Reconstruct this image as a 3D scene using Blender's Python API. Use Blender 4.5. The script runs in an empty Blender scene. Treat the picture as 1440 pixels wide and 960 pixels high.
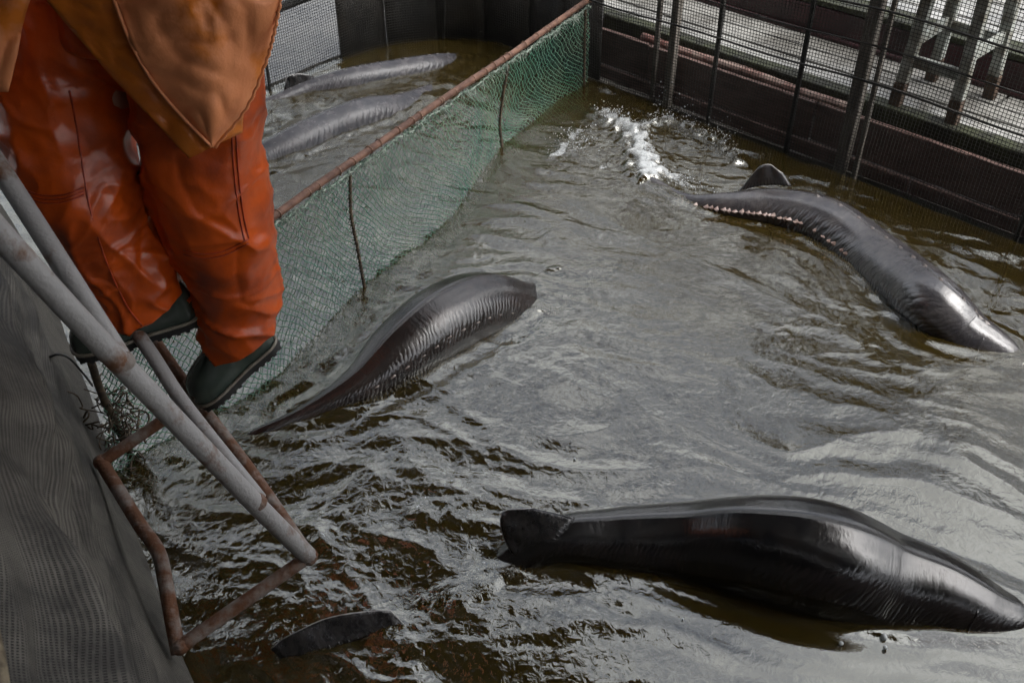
import bpy, bmesh, math, random
import numpy as np
from mathutils import Vector, noise as mnoise
from mathutils.bvhtree import BVHTree
random.seed(7); RNG = np.random.default_rng(11)
S = bpy.context.scene
COL = S.collection
# ------------------------------------------------------------------ camera
CAM_H, PITCH, FPX = 2.2, math.radians(38), 1400.0      # photograph 1440 x 960
cd = bpy.data.cameras.new('camera'); cam = bpy.data.objects.new('camera', cd); COL.objects.link(cam)
cam.location = (0, 0, CAM_H); cam.rotation_euler = (math.radians(90) - PITCH, 0, 0)
cd.sensor_width = 36; cd.lens = FPX / 1440 * 36; cd.clip_start = .05; cd.clip_end = 2000
cd.dof.use_dof = True; cd.dof.focus_distance = 3.1; cd.dof.aperture_fstop = 7.1
S.camera = cam
# ------------------------------------------------------------------ light
SUN_EL, SUN_AZ = math.radians(62), math.radians(122)    # azimuth to the right of the view
W = bpy.data.worlds.new('World'); S.world = W; W.use_nodes = True
wn, wl = W.node_tree.nodes, W.node_tree.links
wn.clear()
sky = wn.new('ShaderNodeTexSky'); sky.sky_type = 'NISHITA'; sky.sun_disc = False
sky.sun_elevation = SUN_EL; sky.sun_rotation = SUN_AZ; sky.air_density = 1.0; sky.dust_density = 4.0; sky.ozone_density = 1.0
hs = wn.new('ShaderNodeHueSaturation'); hs.inputs['Saturation'].default_value = .12
tc = wn.new('ShaderNodeTexCoord'); nz = wn.new('ShaderNodeTexNoise'); nz.inputs['Scale'].default_value = 5.0; nz.inputs['Detail'].default_value = 7; nz.inputs['Roughness'].default_value = .55
cr = wn.new('ShaderNodeMapRange'); cr.inputs[1].default_value = .36; cr.inputs[2].default_value = .64; cr.inputs[3].default_value = .45; cr.inputs[4].default_value = 1.5
mx = wn.new('ShaderNodeVectorMath'); mx.operation = 'SCALE'
sat = wn.new('ShaderNodeMapRange'); sat.inputs[1].default_value = .38; sat.inputs[2].default_value = .56; sat.inputs[3].default_value = .55; sat.inputs[4].default_value = .08
bg = wn.new('ShaderNodeBackground'); bg.inputs[1].default_value = .15
wo = wn.new('ShaderNodeOutputWorld')
wl.new(sky.outputs[0], hs.inputs['Color']); wl.new(tc.outputs['Generated'], nz.inputs['Vector'])
wl.new(nz.outputs['Fac'], cr.inputs[0]); wl.new(nz.outputs['Fac'], sat.inputs[0]); wl.new(sat.outputs[0], hs.inputs['Saturation']); wl.new(hs.outputs[0], mx.inputs[0]); wl.new(cr.outputs[0], mx.inputs['Scale'])
wl.new(mx.outputs[0], bg.inputs[0]); wl.new(bg.outputs[0], wo.inputs[0])
sl = bpy.data.lights.new('sun', 'SUN'); sl.energy = .7; sl.angle = math.radians(58); sl.color = (1, .96, .9)
so = bpy.data.objects.new('sun', sl); COL.objects.link(so)
sd = Vector((math.sin(SUN_AZ) * math.cos(SUN_EL), math.cos(SUN_AZ) * math.cos(SUN_EL), math.sin(SUN_EL)))
so.rotation_euler = sd.to_track_quat('Z', 'Y').to_euler()
S.view_settings.view_transform = 'Standard'; S.view_settings.look = 'None'
S.view_settings.exposure = 1.5; S.view_settings.gamma = 1
S.render.engine = 'CYCLES'
cy = S.cycles; cy.use_denoising = True; cy.max_bounces = 7; cy.diffuse_bounces = 3; cy.glossy_bounces = 4
cy.transparent_max_bounces = 12; cy.caustics_reflective = False; cy.caustics_refractive = False; cy.sample_clamp_indirect = 6; cy.adaptive_threshold = .03

# ------------------------------------------------------------------ helpers
CP, SP = math.cos(PITCH), math.sin(PITCH)
CAMP = np.array([0, 0, CAM_H])
def ray(x, y):
    u, v = (x - 720) / FPX, (y - 480) / FPX
    return np.array([u, CP - v * SP, -SP - v * CP])
def atz(x, y, z=0.0):
    r = ray(x, y); return CAMP + r * ((z - CAM_H) / r[2])
def atd(x, y, d): return CAMP + ray(x, y) * d
def onplane(x, y, p0, n):
    r = ray(x, y); return CAMP + r * (((np.array(p0) - CAMP) @ n) / (r @ n))
def unit(v): v = np.asarray(v, float); return v / max(1e-9, np.linalg.norm(v))

def perlin(x, y, seed=0):
    r = np.random.default_rng(seed); perm = r.permutation(256); g = r.uniform(0, 2 * np.pi, 256)
    gx, gy = np.cos(g), np.sin(g)
    xi, yi = np.floor(x).astype(int), np.floor(y).astype(int); xf, yf = x - xi, y - yi
    u, v = xf**3 * (xf * (xf * 6 - 15) + 10), yf**3 * (yf * (yf * 6 - 15) + 10)
    def h(ix, iy): return perm[(perm[ix & 255] + iy) & 255]
    def d(ix, iy, dx, dy): k = h(ix, iy); return gx[k] * dx + gy[k] * dy
    a = d(xi, yi, xf, yf); b = d(xi + 1, yi, xf - 1, yf); c = d(xi, yi + 1, xf, yf - 1); e = d(xi + 1, yi + 1, xf - 1, yf - 1)
    return (a + u * (b - a)) * (1 - v) + (c + u * (e - c)) * v * 1.0

def spline(pts, n):
    """Catmull-Rom through rows of pts, n samples"""
    P = np.asarray(pts, float); m = len(P)
    Q = np.vstack([2 * P[0] - P[1], P, 2 * P[-1] - P[-2]])
    t = np.linspace(0, m - 1, n); i = np.clip(np.floor(t).astype(int), 0, m - 2); f = (t - i)[:, None]
    p0, p1, p2, p3 = Q[i], Q[i + 1], Q[i + 2], Q[i + 3]
    return .5 * (2 * p1 + (p2 - p0) * f + (2 * p0 - 5 * p1 + 4 * p2 - p3) * f**2 + (3 * p1 - p0 - 3 * p2 + p3) * f**3)

class MB:
    def __init__(s): s.v = []; s.f = []; s.m = []; s.n = 0
    def add(s, v, f, mi=0):
        v = np.asarray(v, float).reshape(-1, 3); s.v.append(v)
        s.f += [tuple(int(a) + s.n for a in q) for q in f]; s.m += [mi] * len(f); s.n += len(v)
    def box(s, c, sx, sy, sz, ax=(1, 0, 0), ay=(0, 1, 0), az=(0, 0, 1), mi=0):
        c, ax, ay, az = (np.asarray(q, float) for q in (c, ax, ay, az))
        v = [c + ax * sx * i / 2 + ay * sy * j / 2 + az * sz * k / 2 for i in (-1, 1) for j in (-1, 1) for k in (-1, 1)]
        s.add(v, [(0, 1, 3, 2), (4, 6, 7, 5), (0, 4, 5, 1), (2, 3, 7, 6), (0, 2, 6, 4), (1, 5, 7, 3)], mi)
    def tube(s, pts, r, k=8, cap=True, mi=0, flat=1.0):
        P = np.asarray(pts, float); n = len(P); r = np.broadcast_to(np.asarray(r, float), (n,))
        T = np.gradient(P, axis=0); T /= np.linalg.norm(T, axis=1)[:, None] + 1e-12
        up = np.array([0, 0, 1.]) if abs(T[0][2]) < .9 else np.array([1., 0, 0])
        A = np.zeros_like(P); a = unit(np.cross(T[0], up))
        for i in range(n):
            a = unit(a - T[i] * (a @ T[i])); A[i] = a
        B = np.cross(T, A); th = np.arange(k) * 2 * np.pi / k
        v = P[:, None] + r[:, None, None] * (np.cos(th)[None, :, None] * A[:, None] + flat * np.sin(th)[None, :, None] * B[:, None])
        f = [(i * k + j, i * k + (j + 1) % k, (i + 1) * k + (j + 1) % k, (i + 1) * k + j) for i in range(n - 1) for j in range(k)]
        if cap: f += [tuple(range(k))[::-1], tuple((n - 1) * k + j for j in range(k))]
        s.add(v.reshape(-1, 3), f, mi)
    def grid(s, G, mi=0):
        a, b = G.shape[:2]
        s.add(G.reshape(-1, 3), [(i * b + j, i * b + j + 1, (i + 1) * b + j + 1, (i + 1) * b + j) for i in range(a - 1) for j in range(b - 1)], mi)
    def mesh(s, name):
        me = bpy.data.meshes.new(name); v = np.vstack(s.v); me.from_pydata(v.tolist(), [], s.f)
        if any(s.m): me.polygons.foreach_set('material_index', s.m)
        me.update(); return me
    def build(s, name, mat, parent=None, smooth=True, bevel=0, solid=0):
        me = s.mesh(name)
        for m in (mat if isinstance(mat, (list, tuple)) else [mat]): me.materials.append(m)
        if smooth: me.polygons.foreach_set('use_smooth', [True] * len(me.polygons))
        o = bpy.data.objects.new(name, me); COL.objects.link(o)
        if parent is not None: o.parent = parent
        if solid: q = o.modifiers.new('solid', 'SOLIDIFY'); q.thickness = solid; q.offset = 0
        if bevel: q = o.modifiers.new('bevel', 'BEVEL'); q.width = bevel; q.segments = 2; q.limit_method = 'ANGLE'
        return o
def tag(o, label=None, cat=None, group=None, kind=None):
    for k, v in (('label', label), ('category', cat), ('group', group), ('kind', kind)):
        if v: o[k] = v
    return o
def empty(name, label, cat, group=None, kind=None):
    o = bpy.data.objects.new(name, None); COL.objects.link(o); return tag(o, label, cat, group, kind)

def ico(c, r):
    bm = bmesh.new(); bmesh.ops.create_icosphere(bm, subdivisions=2, radius=r); v = [np.array(q.co) + c for q in bm.verts]; f = [[w.index for w in q.verts] for q in bm.faces]; bm.free(); return v, f
def uv_attr(o, UV):
    a = o.data.attributes.new('uvm', 'FLOAT_VECTOR', 'POINT'); a.data.foreach_set('vector', np.c_[UV.reshape(-1, 2), np.zeros(UV.size // 2)].astype(np.float32).ravel())
# ------------------------------------------------------------------ materials
def mat(name, col, rough=.6, col2=None, scale=8, spec=.5, bump=0, bscale=60, metal=0, rough2=None, detail=5, lo=.4, hi=.62, stretch=None, coat=0):
    m = bpy.data.materials.new(name); m.use_nodes = True; n, l = m.node_tree.nodes, m.node_tree.links
    b = n['Principled BSDF']; b.inputs['Base Color'].default_value = (*col, 1); b.inputs['Roughness'].default_value = rough
    b.inputs['Metallic'].default_value = metal; b.inputs['Specular IOR Level'].default_value = spec; b.inputs['Coat Weight'].default_value = coat
    b.inputs['Coat Roughness'].default_value = .08
    tc = n.new('ShaderNodeTexCoord'); vec = tc.outputs['Object']
    if stretch:
        mp = n.new('ShaderNodeMapping'); mp.inputs['Scale'].default_value = stretch; l.new(vec, mp.inputs[0]); vec = mp.outputs[0]
    if col2:
        t = n.new('ShaderNodeTexNoise'); t.inputs['Scale'].default_value = scale; t.inputs['Detail'].default_value = detail; t.inputs['Roughness'].default_value = .62
        l.new(vec, t.inputs[0]); r = n.new('ShaderNodeMapRange'); r.inputs[1].default_value = lo; r.inputs[2].default_value = hi; l.new(t.outputs[0], r.inputs[0])
        x = n.new('ShaderNodeMix'); x.data_type = 'RGBA'; x.inputs[6].default_value = (*col, 1); x.inputs[7].default_value = (*col2, 1)
        l.new(r.outputs[0], x.inputs[0]); l.new(x.outputs[2], b.inputs['Base Color']); m['mixnode'] = x.name
        if rough2 is not None:
            q = n.new('ShaderNodeMapRange'); q.inputs[3].default_value = rough; q.inputs[4].default_value = rough2; l.new(r.outputs[0], q.inputs[0]); l.new(q.outputs[0], b.inputs['Roughness'])
    if bump:
        t = n.new('ShaderNodeTexNoise'); t.inputs['Scale'].default_value = bscale; t.inputs['Detail'].default_value = 6; l.new(vec, t.inputs[0])
        u = n.new('ShaderNodeBump'); u.inputs['Strength'].default_value = bump; u.inputs['Distance'].default_value = .01; l.new(t.outputs[0], u.inputs['Height']); l.new(u.outputs[0], b.inputs['Normal'])
    return m
M = {}
M['fish'] = mat('sturgeon_skin', (.010, .010, .011), .07, (.022, .019, .018), 14, 1.0, .07, 150, rough2=.11)
M['fish_brown'] = mat('sturgeon_skin_brown', (.018, .013, .012), .07, (.034, .025, .022), 14, 1.0, .08, 150, rough2=.12)
M['fish_grey'] = mat('sturgeon_skin_grey', (.05, .048, .053), .24, (.08, .073, .074), 11, .9, .12, 150, rough2=.33)
M['fin'] = mat('fin_membrane', (.012, .012, .013), .22, (.03, .027, .026), 60, .6, .25, 90, stretch=(1, 1, .2))
M['fin_edge'] = mat('fin_edge', (.32, .31, .3), .4, (.16, .15, .15), 40)
M['scute'] = mat('scute_bone', (.42, .30, .26), .3, (.22, .15, .13), 60, .6)
M['scute_dim'] = mat('scute_bone_dim', (.16, .13, .12), .35, (.08, .065, .06), 60, .6)
M['scute_mid'] = mat('scute_bone_mid', (.30, .25, .22), .35, (.14, .11, .10), 60, .6)
M['pipe_rust'] = mat('rusty_pipe', (.09, .042, .028), .65, (.20, .105, .07), 22, .4, .25, 120)
M['lash'] = mat('lashing_cord', (.30, .19, .13), .8, (.14, .08, .055), 60)
M['net_green'] = mat('green_twine', (.09, .28, .18), .7, (.25, .36, .27), 5, .3, lo=.35, hi=.7)
M['net_dark'] = mat('dark_green_twine', (.03, .10, .07), .7, (.18, .22, .14), 4, .3, lo=.4, hi=.66)
M['fray'] = mat('frayed_twine', (.42, .46, .40), .9, (.22, .30, .24), 30)
M['rope'] = mat('wet_rope', (.035, .026, .018), .8, (.10, .07, .04), 50)
M['wire'] = mat('black_mesh_cord', (.010, .010, .009), .7, (.028, .026, .022), 6)
M['board'] = mat('dark_wet_board', (.07, .042, .036), .45, (.13, .082, .07), 7, .5, .35, 40, stretch=(1, 1, 5))
M['blackboard'] = mat('black_wet_panel', (.008, .007, .006), .5, (.022, .017, .012), 5, .4, .3, 30)
M['moss'] = mat('mossy_beam', (.016, .016, .010), .7, (.03, .034, .014), 9, .3, .4, 50)
M['ledge'] = mat('pale_rusty_ledge', (.30, .22, .19), .6, (.14, .055, .045), 9, .4, .3, 60)
M['redbeam'] = mat('dark_red_beam', (.045, .014, .016), .5, (.025, .012, .012), 6, .4, .25, 40)
M['deck'] = mat('wet_grey_plank', (.29, .285, .265), .30, (.14, .135, .122), 3.2, .5, .25, 45, rough2=.12, stretch=(1, 1, 1))
M['post'] = mat('weathered_post', (.20, .18, .155), .75, (.09, .08, .066), 12, .3, .4, 60, stretch=(3, 3, .6))
M['trestle'] = mat('grey_painted_timber', (.34, .36, .33), .7, (.16, .15, .12), 14, .3, .35, 70)
M['trestle_foot'] = mat('muddy_timber_foot', (.09, .06, .042), .7, (.05, .035, .025), 20, .3, .3, 70)
M['ground'] = mat('wet_concrete', (.14, .136, .126), .35, (.07, .067, .06), 1.8, .5, .2, 30, rough2=.15)
M['floor'] = mat('pond_mud', (.05, .038, .018), .9, (.03, .024, .012), 4)
M['roof'] = mat('dark_roof_board', (.03, .025, .02), .9, (.015, .013, .011), 3)
# ladder: chalky grey paint with rust patches
M['ladder'] = mat('rusty_galvanised_tube', (.29, .28, .275), .5, (.13, .06, .03), 13, .5, .3, 110, rough2=.75, lo=.55, hi=.70)
M['ladder_rust'] = mat('very_rusty_tube', (.20, .17, .15), .55, (.11, .045, .02), 16, .4, .4, 90, rough2=.8, lo=.36, hi=.56)
# clothing
M['trousers'] = mat('orange_oilskin', (.50, .072, .004), .32, (.16, .020, .004), 5.5, .5, .06, 140, rough2=.45, lo=.46, hi=.74)
M['seam'] = mat('oilskin_seam', (.38, .04, .01), .4, (.2, .022, .008), 20)
M['jacket'] = mat('salmon_oilskin', (.74, .275, .115), .5, (.64, .18, .02), 5.5, .4, .14, 90, rough2=.35, lo=.54, hi=.63)
M['jacket_in'] = mat('wet_orange_oilskin', (.62, .18, .016), .32, (.46, .12, .012), 6, .5, .1, 90, rough2=.45)
M['boot'] = mat('green_rubber', (.030, .042, .036), .15, (.040, .052, .042), 30, .7, .02, 200)
M['welt'] = mat('boot_welt', (.22, .20, .16), .5, (.13, .11, .085), 30)
M['tread'] = mat('black_rubber', (.008, .008, .008), .55)
M['skin'] = mat('skin', (.42, .24, .17), .5, (.36, .19, .13), 12)
M['cable'] = mat('black_cable', (.01, .01, .01), .4)

def skin_mat(name, c1, c2, r1, r2, spec, streak=.5):
    m = mat(name, c1, r1, c2, 16, spec, rough2=r2, lo=.38, hi=.66); n, l = m.node_tree.nodes, m.node_tree.links; b = n['Principled BSDF']
    at = n.new('ShaderNodeAttribute'); at.attribute_name = 'uvm'; last = None
    for sc, dist, st in (((90, 14, 1), .004, streak), ((380, 150, 1), .0016, .3), ((40, 22, 1), .005, .25)):
        mp = n.new('ShaderNodeMapping'); mp.inputs['Scale'].default_value = sc; l.new(at.outputs['Vector'], mp.inputs[0])
        t = n.new('ShaderNodeTexNoise'); t.inputs['Scale'].default_value = 1; t.inputs['Detail'].default_value = 4; t.inputs['Roughness'].default_value = .65; l.new(mp.outputs[0], t.inputs[0])
        u = n.new('ShaderNodeBump'); u.inputs['Strength'].default_value = st; u.inputs['Distance'].default_value = dist; l.new(t.outputs[0], u.inputs['Height'])
        if last is not None: l.new(last, u.inputs['Normal'])
        last = u.outputs[0]
    # fine muscle ribs down the flank
    sp = n.new('ShaderNodeSeparateXYZ'); l.new(at.outputs['Vector'], sp.inputs[0])
    def mth(op, a, c):
        q = n.new('ShaderNodeMath'); q.operation = op
        for i, z in enumerate((a, c)):
            if hasattr(z, 'node'): l.new(z, q.inputs[i])
            else: q.inputs[i].default_value = z
        return q.outputs[0]
    vm = mth('MODULO', sp.outputs[1], 3.0)
    dn = n.new('ShaderNodeTexNoise'); dn.inputs['Scale'].default_value = 14; dn.inputs['Detail'].default_value = 3; l.new(at.outputs['Vector'], dn.inputs[0])
    ph = mth('ADD', mth('ADD', mth('MULTIPLY', sp.outputs[0], math.pi * 62), mth('MULTIPLY', dn.outputs[0], 9.0)), mth('MULTIPLY', vm, 70.0)); wv = mth('ABSOLUTE', mth('SINE', ph, 0.0), 0.0)
    mk = n.new('ShaderNodeMapRange'); mk.inputs[1].default_value = .06; mk.inputs[2].default_value = .13; l.new(vm, mk.inputs[0])
    u = n.new('ShaderNodeBump'); u.inputs['Strength'].default_value = .36; u.inputs['Distance'].default_value = .005; l.new(mth('MULTIPLY', mth('MULTIPLY', wv, dn.outputs[0]), mk.outputs[0]), u.inputs['Height']); l.new(last, u.inputs['Normal']); last = u.outputs[0]
    l.new(last, b.inputs['Normal']); return m
M['fish'] = skin_mat('black_sturgeon_skin', (.005, .005, .006), (.014, .012, .011), .05, .10, .8, .22)
M['fish_brown'] = skin_mat('brown_sturgeon_skin', (.010, .0065, .0055), (.024, .015, .012), .05, .10, .8, .22)
M['fish_grey'] = skin_mat('grey_sturgeon_skin', (.045, .043, .048), (.085, .078, .078), .10, .22, 1.0, .4)
M['fish_far'] = skin_mat('far_sturgeon_skin', (.05, .05, .057), (.09, .085, .09), .18, .32, .5, .7)
def weave_mat(name, c1, c2, cw, sc, rough=.7, bump=.6):
    """fine woven net: thread crossings finer than can be picked apart, from the surface's own uv in metres"""
    m = mat(name, c1, rough, c2, 6, .3, lo=.4, hi=.64); n, l = m.node_tree.nodes, m.node_tree.links; b = n['Principled BSDF']
    at = n.new('ShaderNodeAttribute'); at.attribute_name = 'uvm'
    sp = n.new('ShaderNodeSeparateXYZ'); l.new(at.outputs['Vector'], sp.inputs[0]); hs = []
    for i in (0, 1):
        mu = n.new('ShaderNodeMath'); mu.operation = 'MULTIPLY'; mu.inputs[1].default_value = 2 * math.pi * sc; l.new(sp.outputs[i], mu.inputs[0])
        sn = n.new('ShaderNodeMath'); sn.operation = 'SINE'; l.new(mu.outputs[0], sn.inputs[0]); hs.append(sn.outputs[0])
    mxm = n.new('ShaderNodeMath'); mxm.operation = 'MAXIMUM'; l.new(hs[0], mxm.inputs[0]); l.new(hs[1], mxm.inputs[1])
    r = n.new('ShaderNodeMapRange'); r.inputs[1].default_value = -.5; r.inputs[2].default_value = .5; l.new(mxm.outputs[0], r.inputs[0])
    x = n.new('ShaderNodeMix'); x.data_type = 'RGBA'; x.inputs[6].default_value = (*cw, 1); l.new(n[m['mixnode']].outputs[2], x.inputs[7]); l.new(r.outputs[0], x.inputs[0])
    l.new(x.outputs[2], b.inputs['Base Color'])
    u = n.new('ShaderNodeBump'); u.inputs['Strength'].default_value = bump; u.inputs['Distance'].default_value = .003; l.new(r.outputs[0], u.inputs['Height']); l.new(u.outputs[0], b.inputs['Normal'])
    return m
M['weave'] = weave_mat('grey_woven_netting', (.125, .114, .097), (.045, .041, .036), (.015, .014, .0125), 170)
M['tarp'] = weave_mat('blue_grey_tarpaulin', (.16, .19, .23), (.12, .145, .18), (.05, .06, .075), 200)
M['edge'] = mat('tan_border_rope', (.22, .18, .12), .8, (.09, .07, .045), 25, .3, .4, 90)

# water: clear-film reflections over murky amber water
def water_mat():
    m = bpy.data.materials.new('pond_water'); m.use_nodes = True; n, l = m.node_tree.nodes, m.node_tree.links; n.clear()
    out = n.new('ShaderNodeOutputMaterial')
    tcn = n.new('ShaderNodeTexCoord'); at = n.new('ShaderNodeAttribute'); at.attribute_name = 'chop'
    t1 = n.new('ShaderNodeTexNoise'); t1.inputs['Scale'].default_value = 42; t1.inputs['Detail'].default_value = 3; t1.inputs['Distortion'].default_value = .8; l.new(tcn.outputs['Object'], t1.inputs[0])
    mu = n.new('ShaderNodeMath'); mu.operation = 'MULTIPLY'; l.new(t1.outputs[0], mu.inputs[0]); l.new(at.outputs['Fac'], mu.inputs[1])
    bp = n.new('ShaderNodeBump'); bp.inputs['Strength'].default_value = .5; bp.inputs['Distance'].default_value = .006; l.new(mu.outputs[0], bp.inputs['Height'])
    fr = n.new('ShaderNodeFresnel'); fr.inputs[0].default_value = 2.35; l.new(bp.outputs[0], fr.inputs['Normal'])
    gl = n.new('ShaderNodeBsdfGlossy'); gl.inputs['Roughness'].default_value = .015; gl.inputs['Color'].default_value = (.98, 1, .955, 1); l.new(bp.outputs[0], gl.inputs['Normal'])
    tr = n.new('ShaderNodeBsdfTransparent'); tr.inputs[0].default_value = (.95, .9, .78, 1)
    df = n.new('ShaderNodeBsdfDiffuse'); df.inputs[0].default_value = (.058, .040, .009, 1)
    b1 = n.new('ShaderNodeMixShader'); b1.inputs[0].default_value = .5; l.new(tr.outputs[0], b1.inputs[1]); l.new(df.outputs[0], b1.inputs[2])
    b2 = n.new('ShaderNodeMixShader'); l.new(fr.outputs[0], b2.inputs[0]); l.new(b1.outputs[0], b2.inputs[1]); l.new(gl.outputs[0], b2.inputs[2])
    # foam
    fa = n.new('ShaderNodeAttribute'); fa.attribute_name = 'foam_glint'
    t2 = n.new('ShaderNodeTexNoise'); t2.inputs['Scale'].default_value = 120; t2.inputs['Detail'].default_value = 6; t2.inputs['Roughness'].default_value = .7; l.new(tcn.outputs['Object'], t2.inputs[0])
    ad = n.new('ShaderNodeMath'); ad.operation = 'ADD'; l.new(t2.outputs[0], ad.inputs[0]); l.new(fa.outputs['Fac'], ad.inputs[1])
    rg = n.new('ShaderNodeMapRange'); rg.inputs[1].default_value = 1.05; rg.inputs[2].default_value = 1.45; rg.inputs[4].default_value = .82; l.new(ad.outputs[0], rg.inputs[0])
    fd = n.new('ShaderNodeBsdfPrincipled'); fd.inputs['Base Color'].default_value = (.72, .75, .76, 1); fd.inputs['Roughness'].default_value = .35
    b3 = n.new('ShaderNodeMixShader'); l.new(rg.outputs[0], b3.inputs[0]); l.new(b2.outputs[0], b3.inputs[1]); l.new(fd.outputs[0], b3.inputs[2])
    va = n.new('ShaderNodeVolumeAbsorption'); va.inputs[0].default_value = (.70, .58, .30, 1); va.inputs[1].default_value = 22
    l.new(b3.outputs[0], out.inputs[0]); l.new(va.outputs[0], out.inputs['Volume'])
    return m
M['water'] = water_mat()
def drop_mat():
    m = mat('water_drop', (.75, .79, .82), .08, None, 8, 1.0); b = m.node_tree.nodes['Principled BSDF']
    b.inputs['Transmission Weight'].default_value = .35; b.inputs['IOR'].default_value = 1.33; return m
M['drop'] = drop_mat()

# ------------------------------------------------------------------ tank outline
E1 = np.array([.70711, -.70711, 0]); OUT = np.array([.70711, .70711, 0]); O0 = np.array([-.1, 5.65, 0])
def wl3(s, o, z): return O0 + E1 * s + OUT * o + np.array([0, 0, z])     # along, outward, up of the right wall
fence_xy = [(3.85, 1.68), (3.2, 2.33), (2.5, 3.03), (1.8, 3.74), (1.1, 4.42), (.42, 5.10), (.12, 5.42), (-.14, 5.63), (-.45, 5.69), (-.76, 5.57), (-1.02, 5.33), (-1.24, 5.03), (-1.6, 4.55), (-2.1, 3.88)]
FP = spline([(x, y, 0) for x, y in fence_xy], 260)
foot_xy = [(-2.35, 3.95), (-1.9, 3.32), (-1.39, 2.47), (-1.1, 1.95), (-.83, 1.49), (-.45, .84), (0.0, .05), (.25, -.4)]
LP = spline([(x, y, 0) for x, y in foot_xy], 120)
poly = np.vstack([FP[:, :2], LP[:, :2], [[3.4, -.4], [4.4, 1.1]]])

# ------------------------------------------------------------------ fish geometry (solved before the water so it can part around them)
def solve_fish(pairs, radii):
    """near-waterline pixel, far-silhouette pixel and girth -> centre (height solved from the silhouette)"""
    L = np.array([atz(a, b) for a, b, _, _ in pairs]); T = np.gradient(L, axis=0); res = []
    for i, (a, b, c, d) in enumerate(pairs):
        ax = unit(T[i]); n = unit(np.cross([0, 0, 1], ax)); r = radii[i]
        if n @ (L[i] - CAMP) < 0: n = -n
        m = np.cross(unit(ray(c, d)), ax); m /= np.linalg.norm(m); best = None
        if m[2] < 0: m = -m
        for zc in np.linspace(-.97 * r, .6 * r, 200):
            C = L[i] + n * math.sqrt(r * r - zc * zc) + np.array([0, 0, zc]); g = abs((CAMP - C) @ m - r)
            if best is None or g < best[0]: best = (g, C)
        res.append((*best[1], r))
    return res
F5 = [(770, 793, 795, 724), (860, 798, 872, 713), (960, 810, 965, 699), (1060, 846, 1078, 697), (1150, 868, 1172, 708), (1250, 878, 1272, 742), (1330, 882, 1342, 773)]
F4 = [(960, 287, 968, 275), (1010, 302, 1020, 272), (1080, 310, 1092, 262), (1140, 332, 1170, 275), (1190, 365, 1240, 318), (1235, 412, 1300, 362), (1272, 455, 1350, 408)]
F3 = [(430, 592, 405, 577), (520, 565, 462, 532), (590, 530, 515, 468), (660, 490, 572, 420), (715, 455, 645, 390), (760, 414, 742, 385)]
F2 = [(300, 258, 302, 236), (365, 232, 362, 205), (430, 214, 420, 176), (480, 191, 478, 147), (530, 176, 538, 127), (578, 154, 588, 121)]
F1 = [(430, 133, 440, 112), (500, 125, 508, 93), (560, 112, 570, 80), (620, 101, 625, 76)]
def p4(x, y, z, r): return (*atz(x, y, z), r)
def fish_path(core, head, tail):
    P = np.array(tail + core + head)
    P[2:-2, :2] = .15 * P[1:-3, :2] + .7 * P[2:-2, :2] + .15 * P[3:-1, :2]
    return P
FISH = {}
FISH[5] = fish_path(solve_fish(F5, [.062, .090, .120, .148, .158, .144, .116]), [p4(1388, 866, -.028, .092), p4(1424, 871, -.030, .064), p4(1450, 868, -.034, .024)], [p4(395, 912, -.01, .008), p4(480, 884, -.026, .022), p4(560, 858, -.042, .036), p4(690, 806, -.070, .054)])
FISH[4] = fish_path(solve_fish(F4, [.026, .058, .090, .108, .112, .112, .106]), [(1.635, 2.865, .004, .096), (1.705, 2.805, -.014, .078), (1.762, 2.765, -.022, .055), (1.812, 2.735, -.028, .022)], [p4(880, 236, -.01, .010), p4(912, 253, .018, .022)])
FISH[3] = fish_path(solve_fish(F3, [.030, .070, .118, .142, .144, .118]), [p4(802, 394, -.088, .090), p4(842, 379, -.10, .060), p4(872, 367, -.10, .016)], [p4(310, 632, -.05, .010), p4(360, 612, -.01, .022)])
FISH[2] = fish_path(solve_fish(F2, [.05, .072, .092, .100, .104, .100]), [p4(625, 136, -.10, .09), p4(655, 122, -.14, .06), p4(680, 112, -.17, .02)], [p4(180, 300, -.03, .02)])
FISH[1] = fish_path(solve_fish(F1, [.05, .078, .085, .082]), [p4(662, 92, -.10, .07), p4(690, 86, -.13, .045), p4(712, 80, -.15, .015)], [p4(330, 158, -.03, .02), p4(385, 146, -.02, .04)])

# ------------------------------------------------------------------ water
def axis(lo, a, b, hi, d, D):
    out = list(np.arange(a, b, d)); x, st = a, d
    pre = []
    while x > lo: st = min(D, st * 1.12); x -= st; pre.append(x)
    x, st = out[-1], d; post = []
    while x < hi: st = min(D, st * 1.12); x += st; post.append(x)
    return np.array(pre[::-1] + out + post)
def inside(px, py, poly):
    c = np.zeros(px.shape, bool); n = len(poly); j = n - 1
    for i in range(n):
        xi, yi = poly[i]; xj, yj = poly[j]
        if yi != yj: c ^= ((yi > py) != (yj > py)) & (px < (xj - xi) * (py - yi) / (yj - yi) + xi)
        j = i
    return c
gx = axis(-2.5, -1.5, 2.3, 4.6, .0065, .08); gy = axis(-.6, 1.1, 4.5, 5.9, .0065, .025)
X, Y = np.meshgrid(gx, gy)
def gauss(cx, cy, sx, sy=None, ang=0):
    sy = sy or sx; c, s = math.cos(ang), math.sin(ang); dx, dy = X - cx, Y - cy
    return np.exp(-(((dx * c + dy * s) / sx)**2 + ((-dx * s + dy * c) / sy)**2))
chop = .53 + .10 * perlin(X / .5, Y / .5, 3)
chop -= .40 * gauss(.9, 1.40, .8, .42) + .22 * gauss(1.4, 2.2, .7, .4)
chop += .55 * gauss(-.55, 1.6, .55, .5) * .6 + .35 * gauss(-.1, 1.6, .3, .25) + .35 * gauss(-.3, 2.15, .35, .2)
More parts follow.
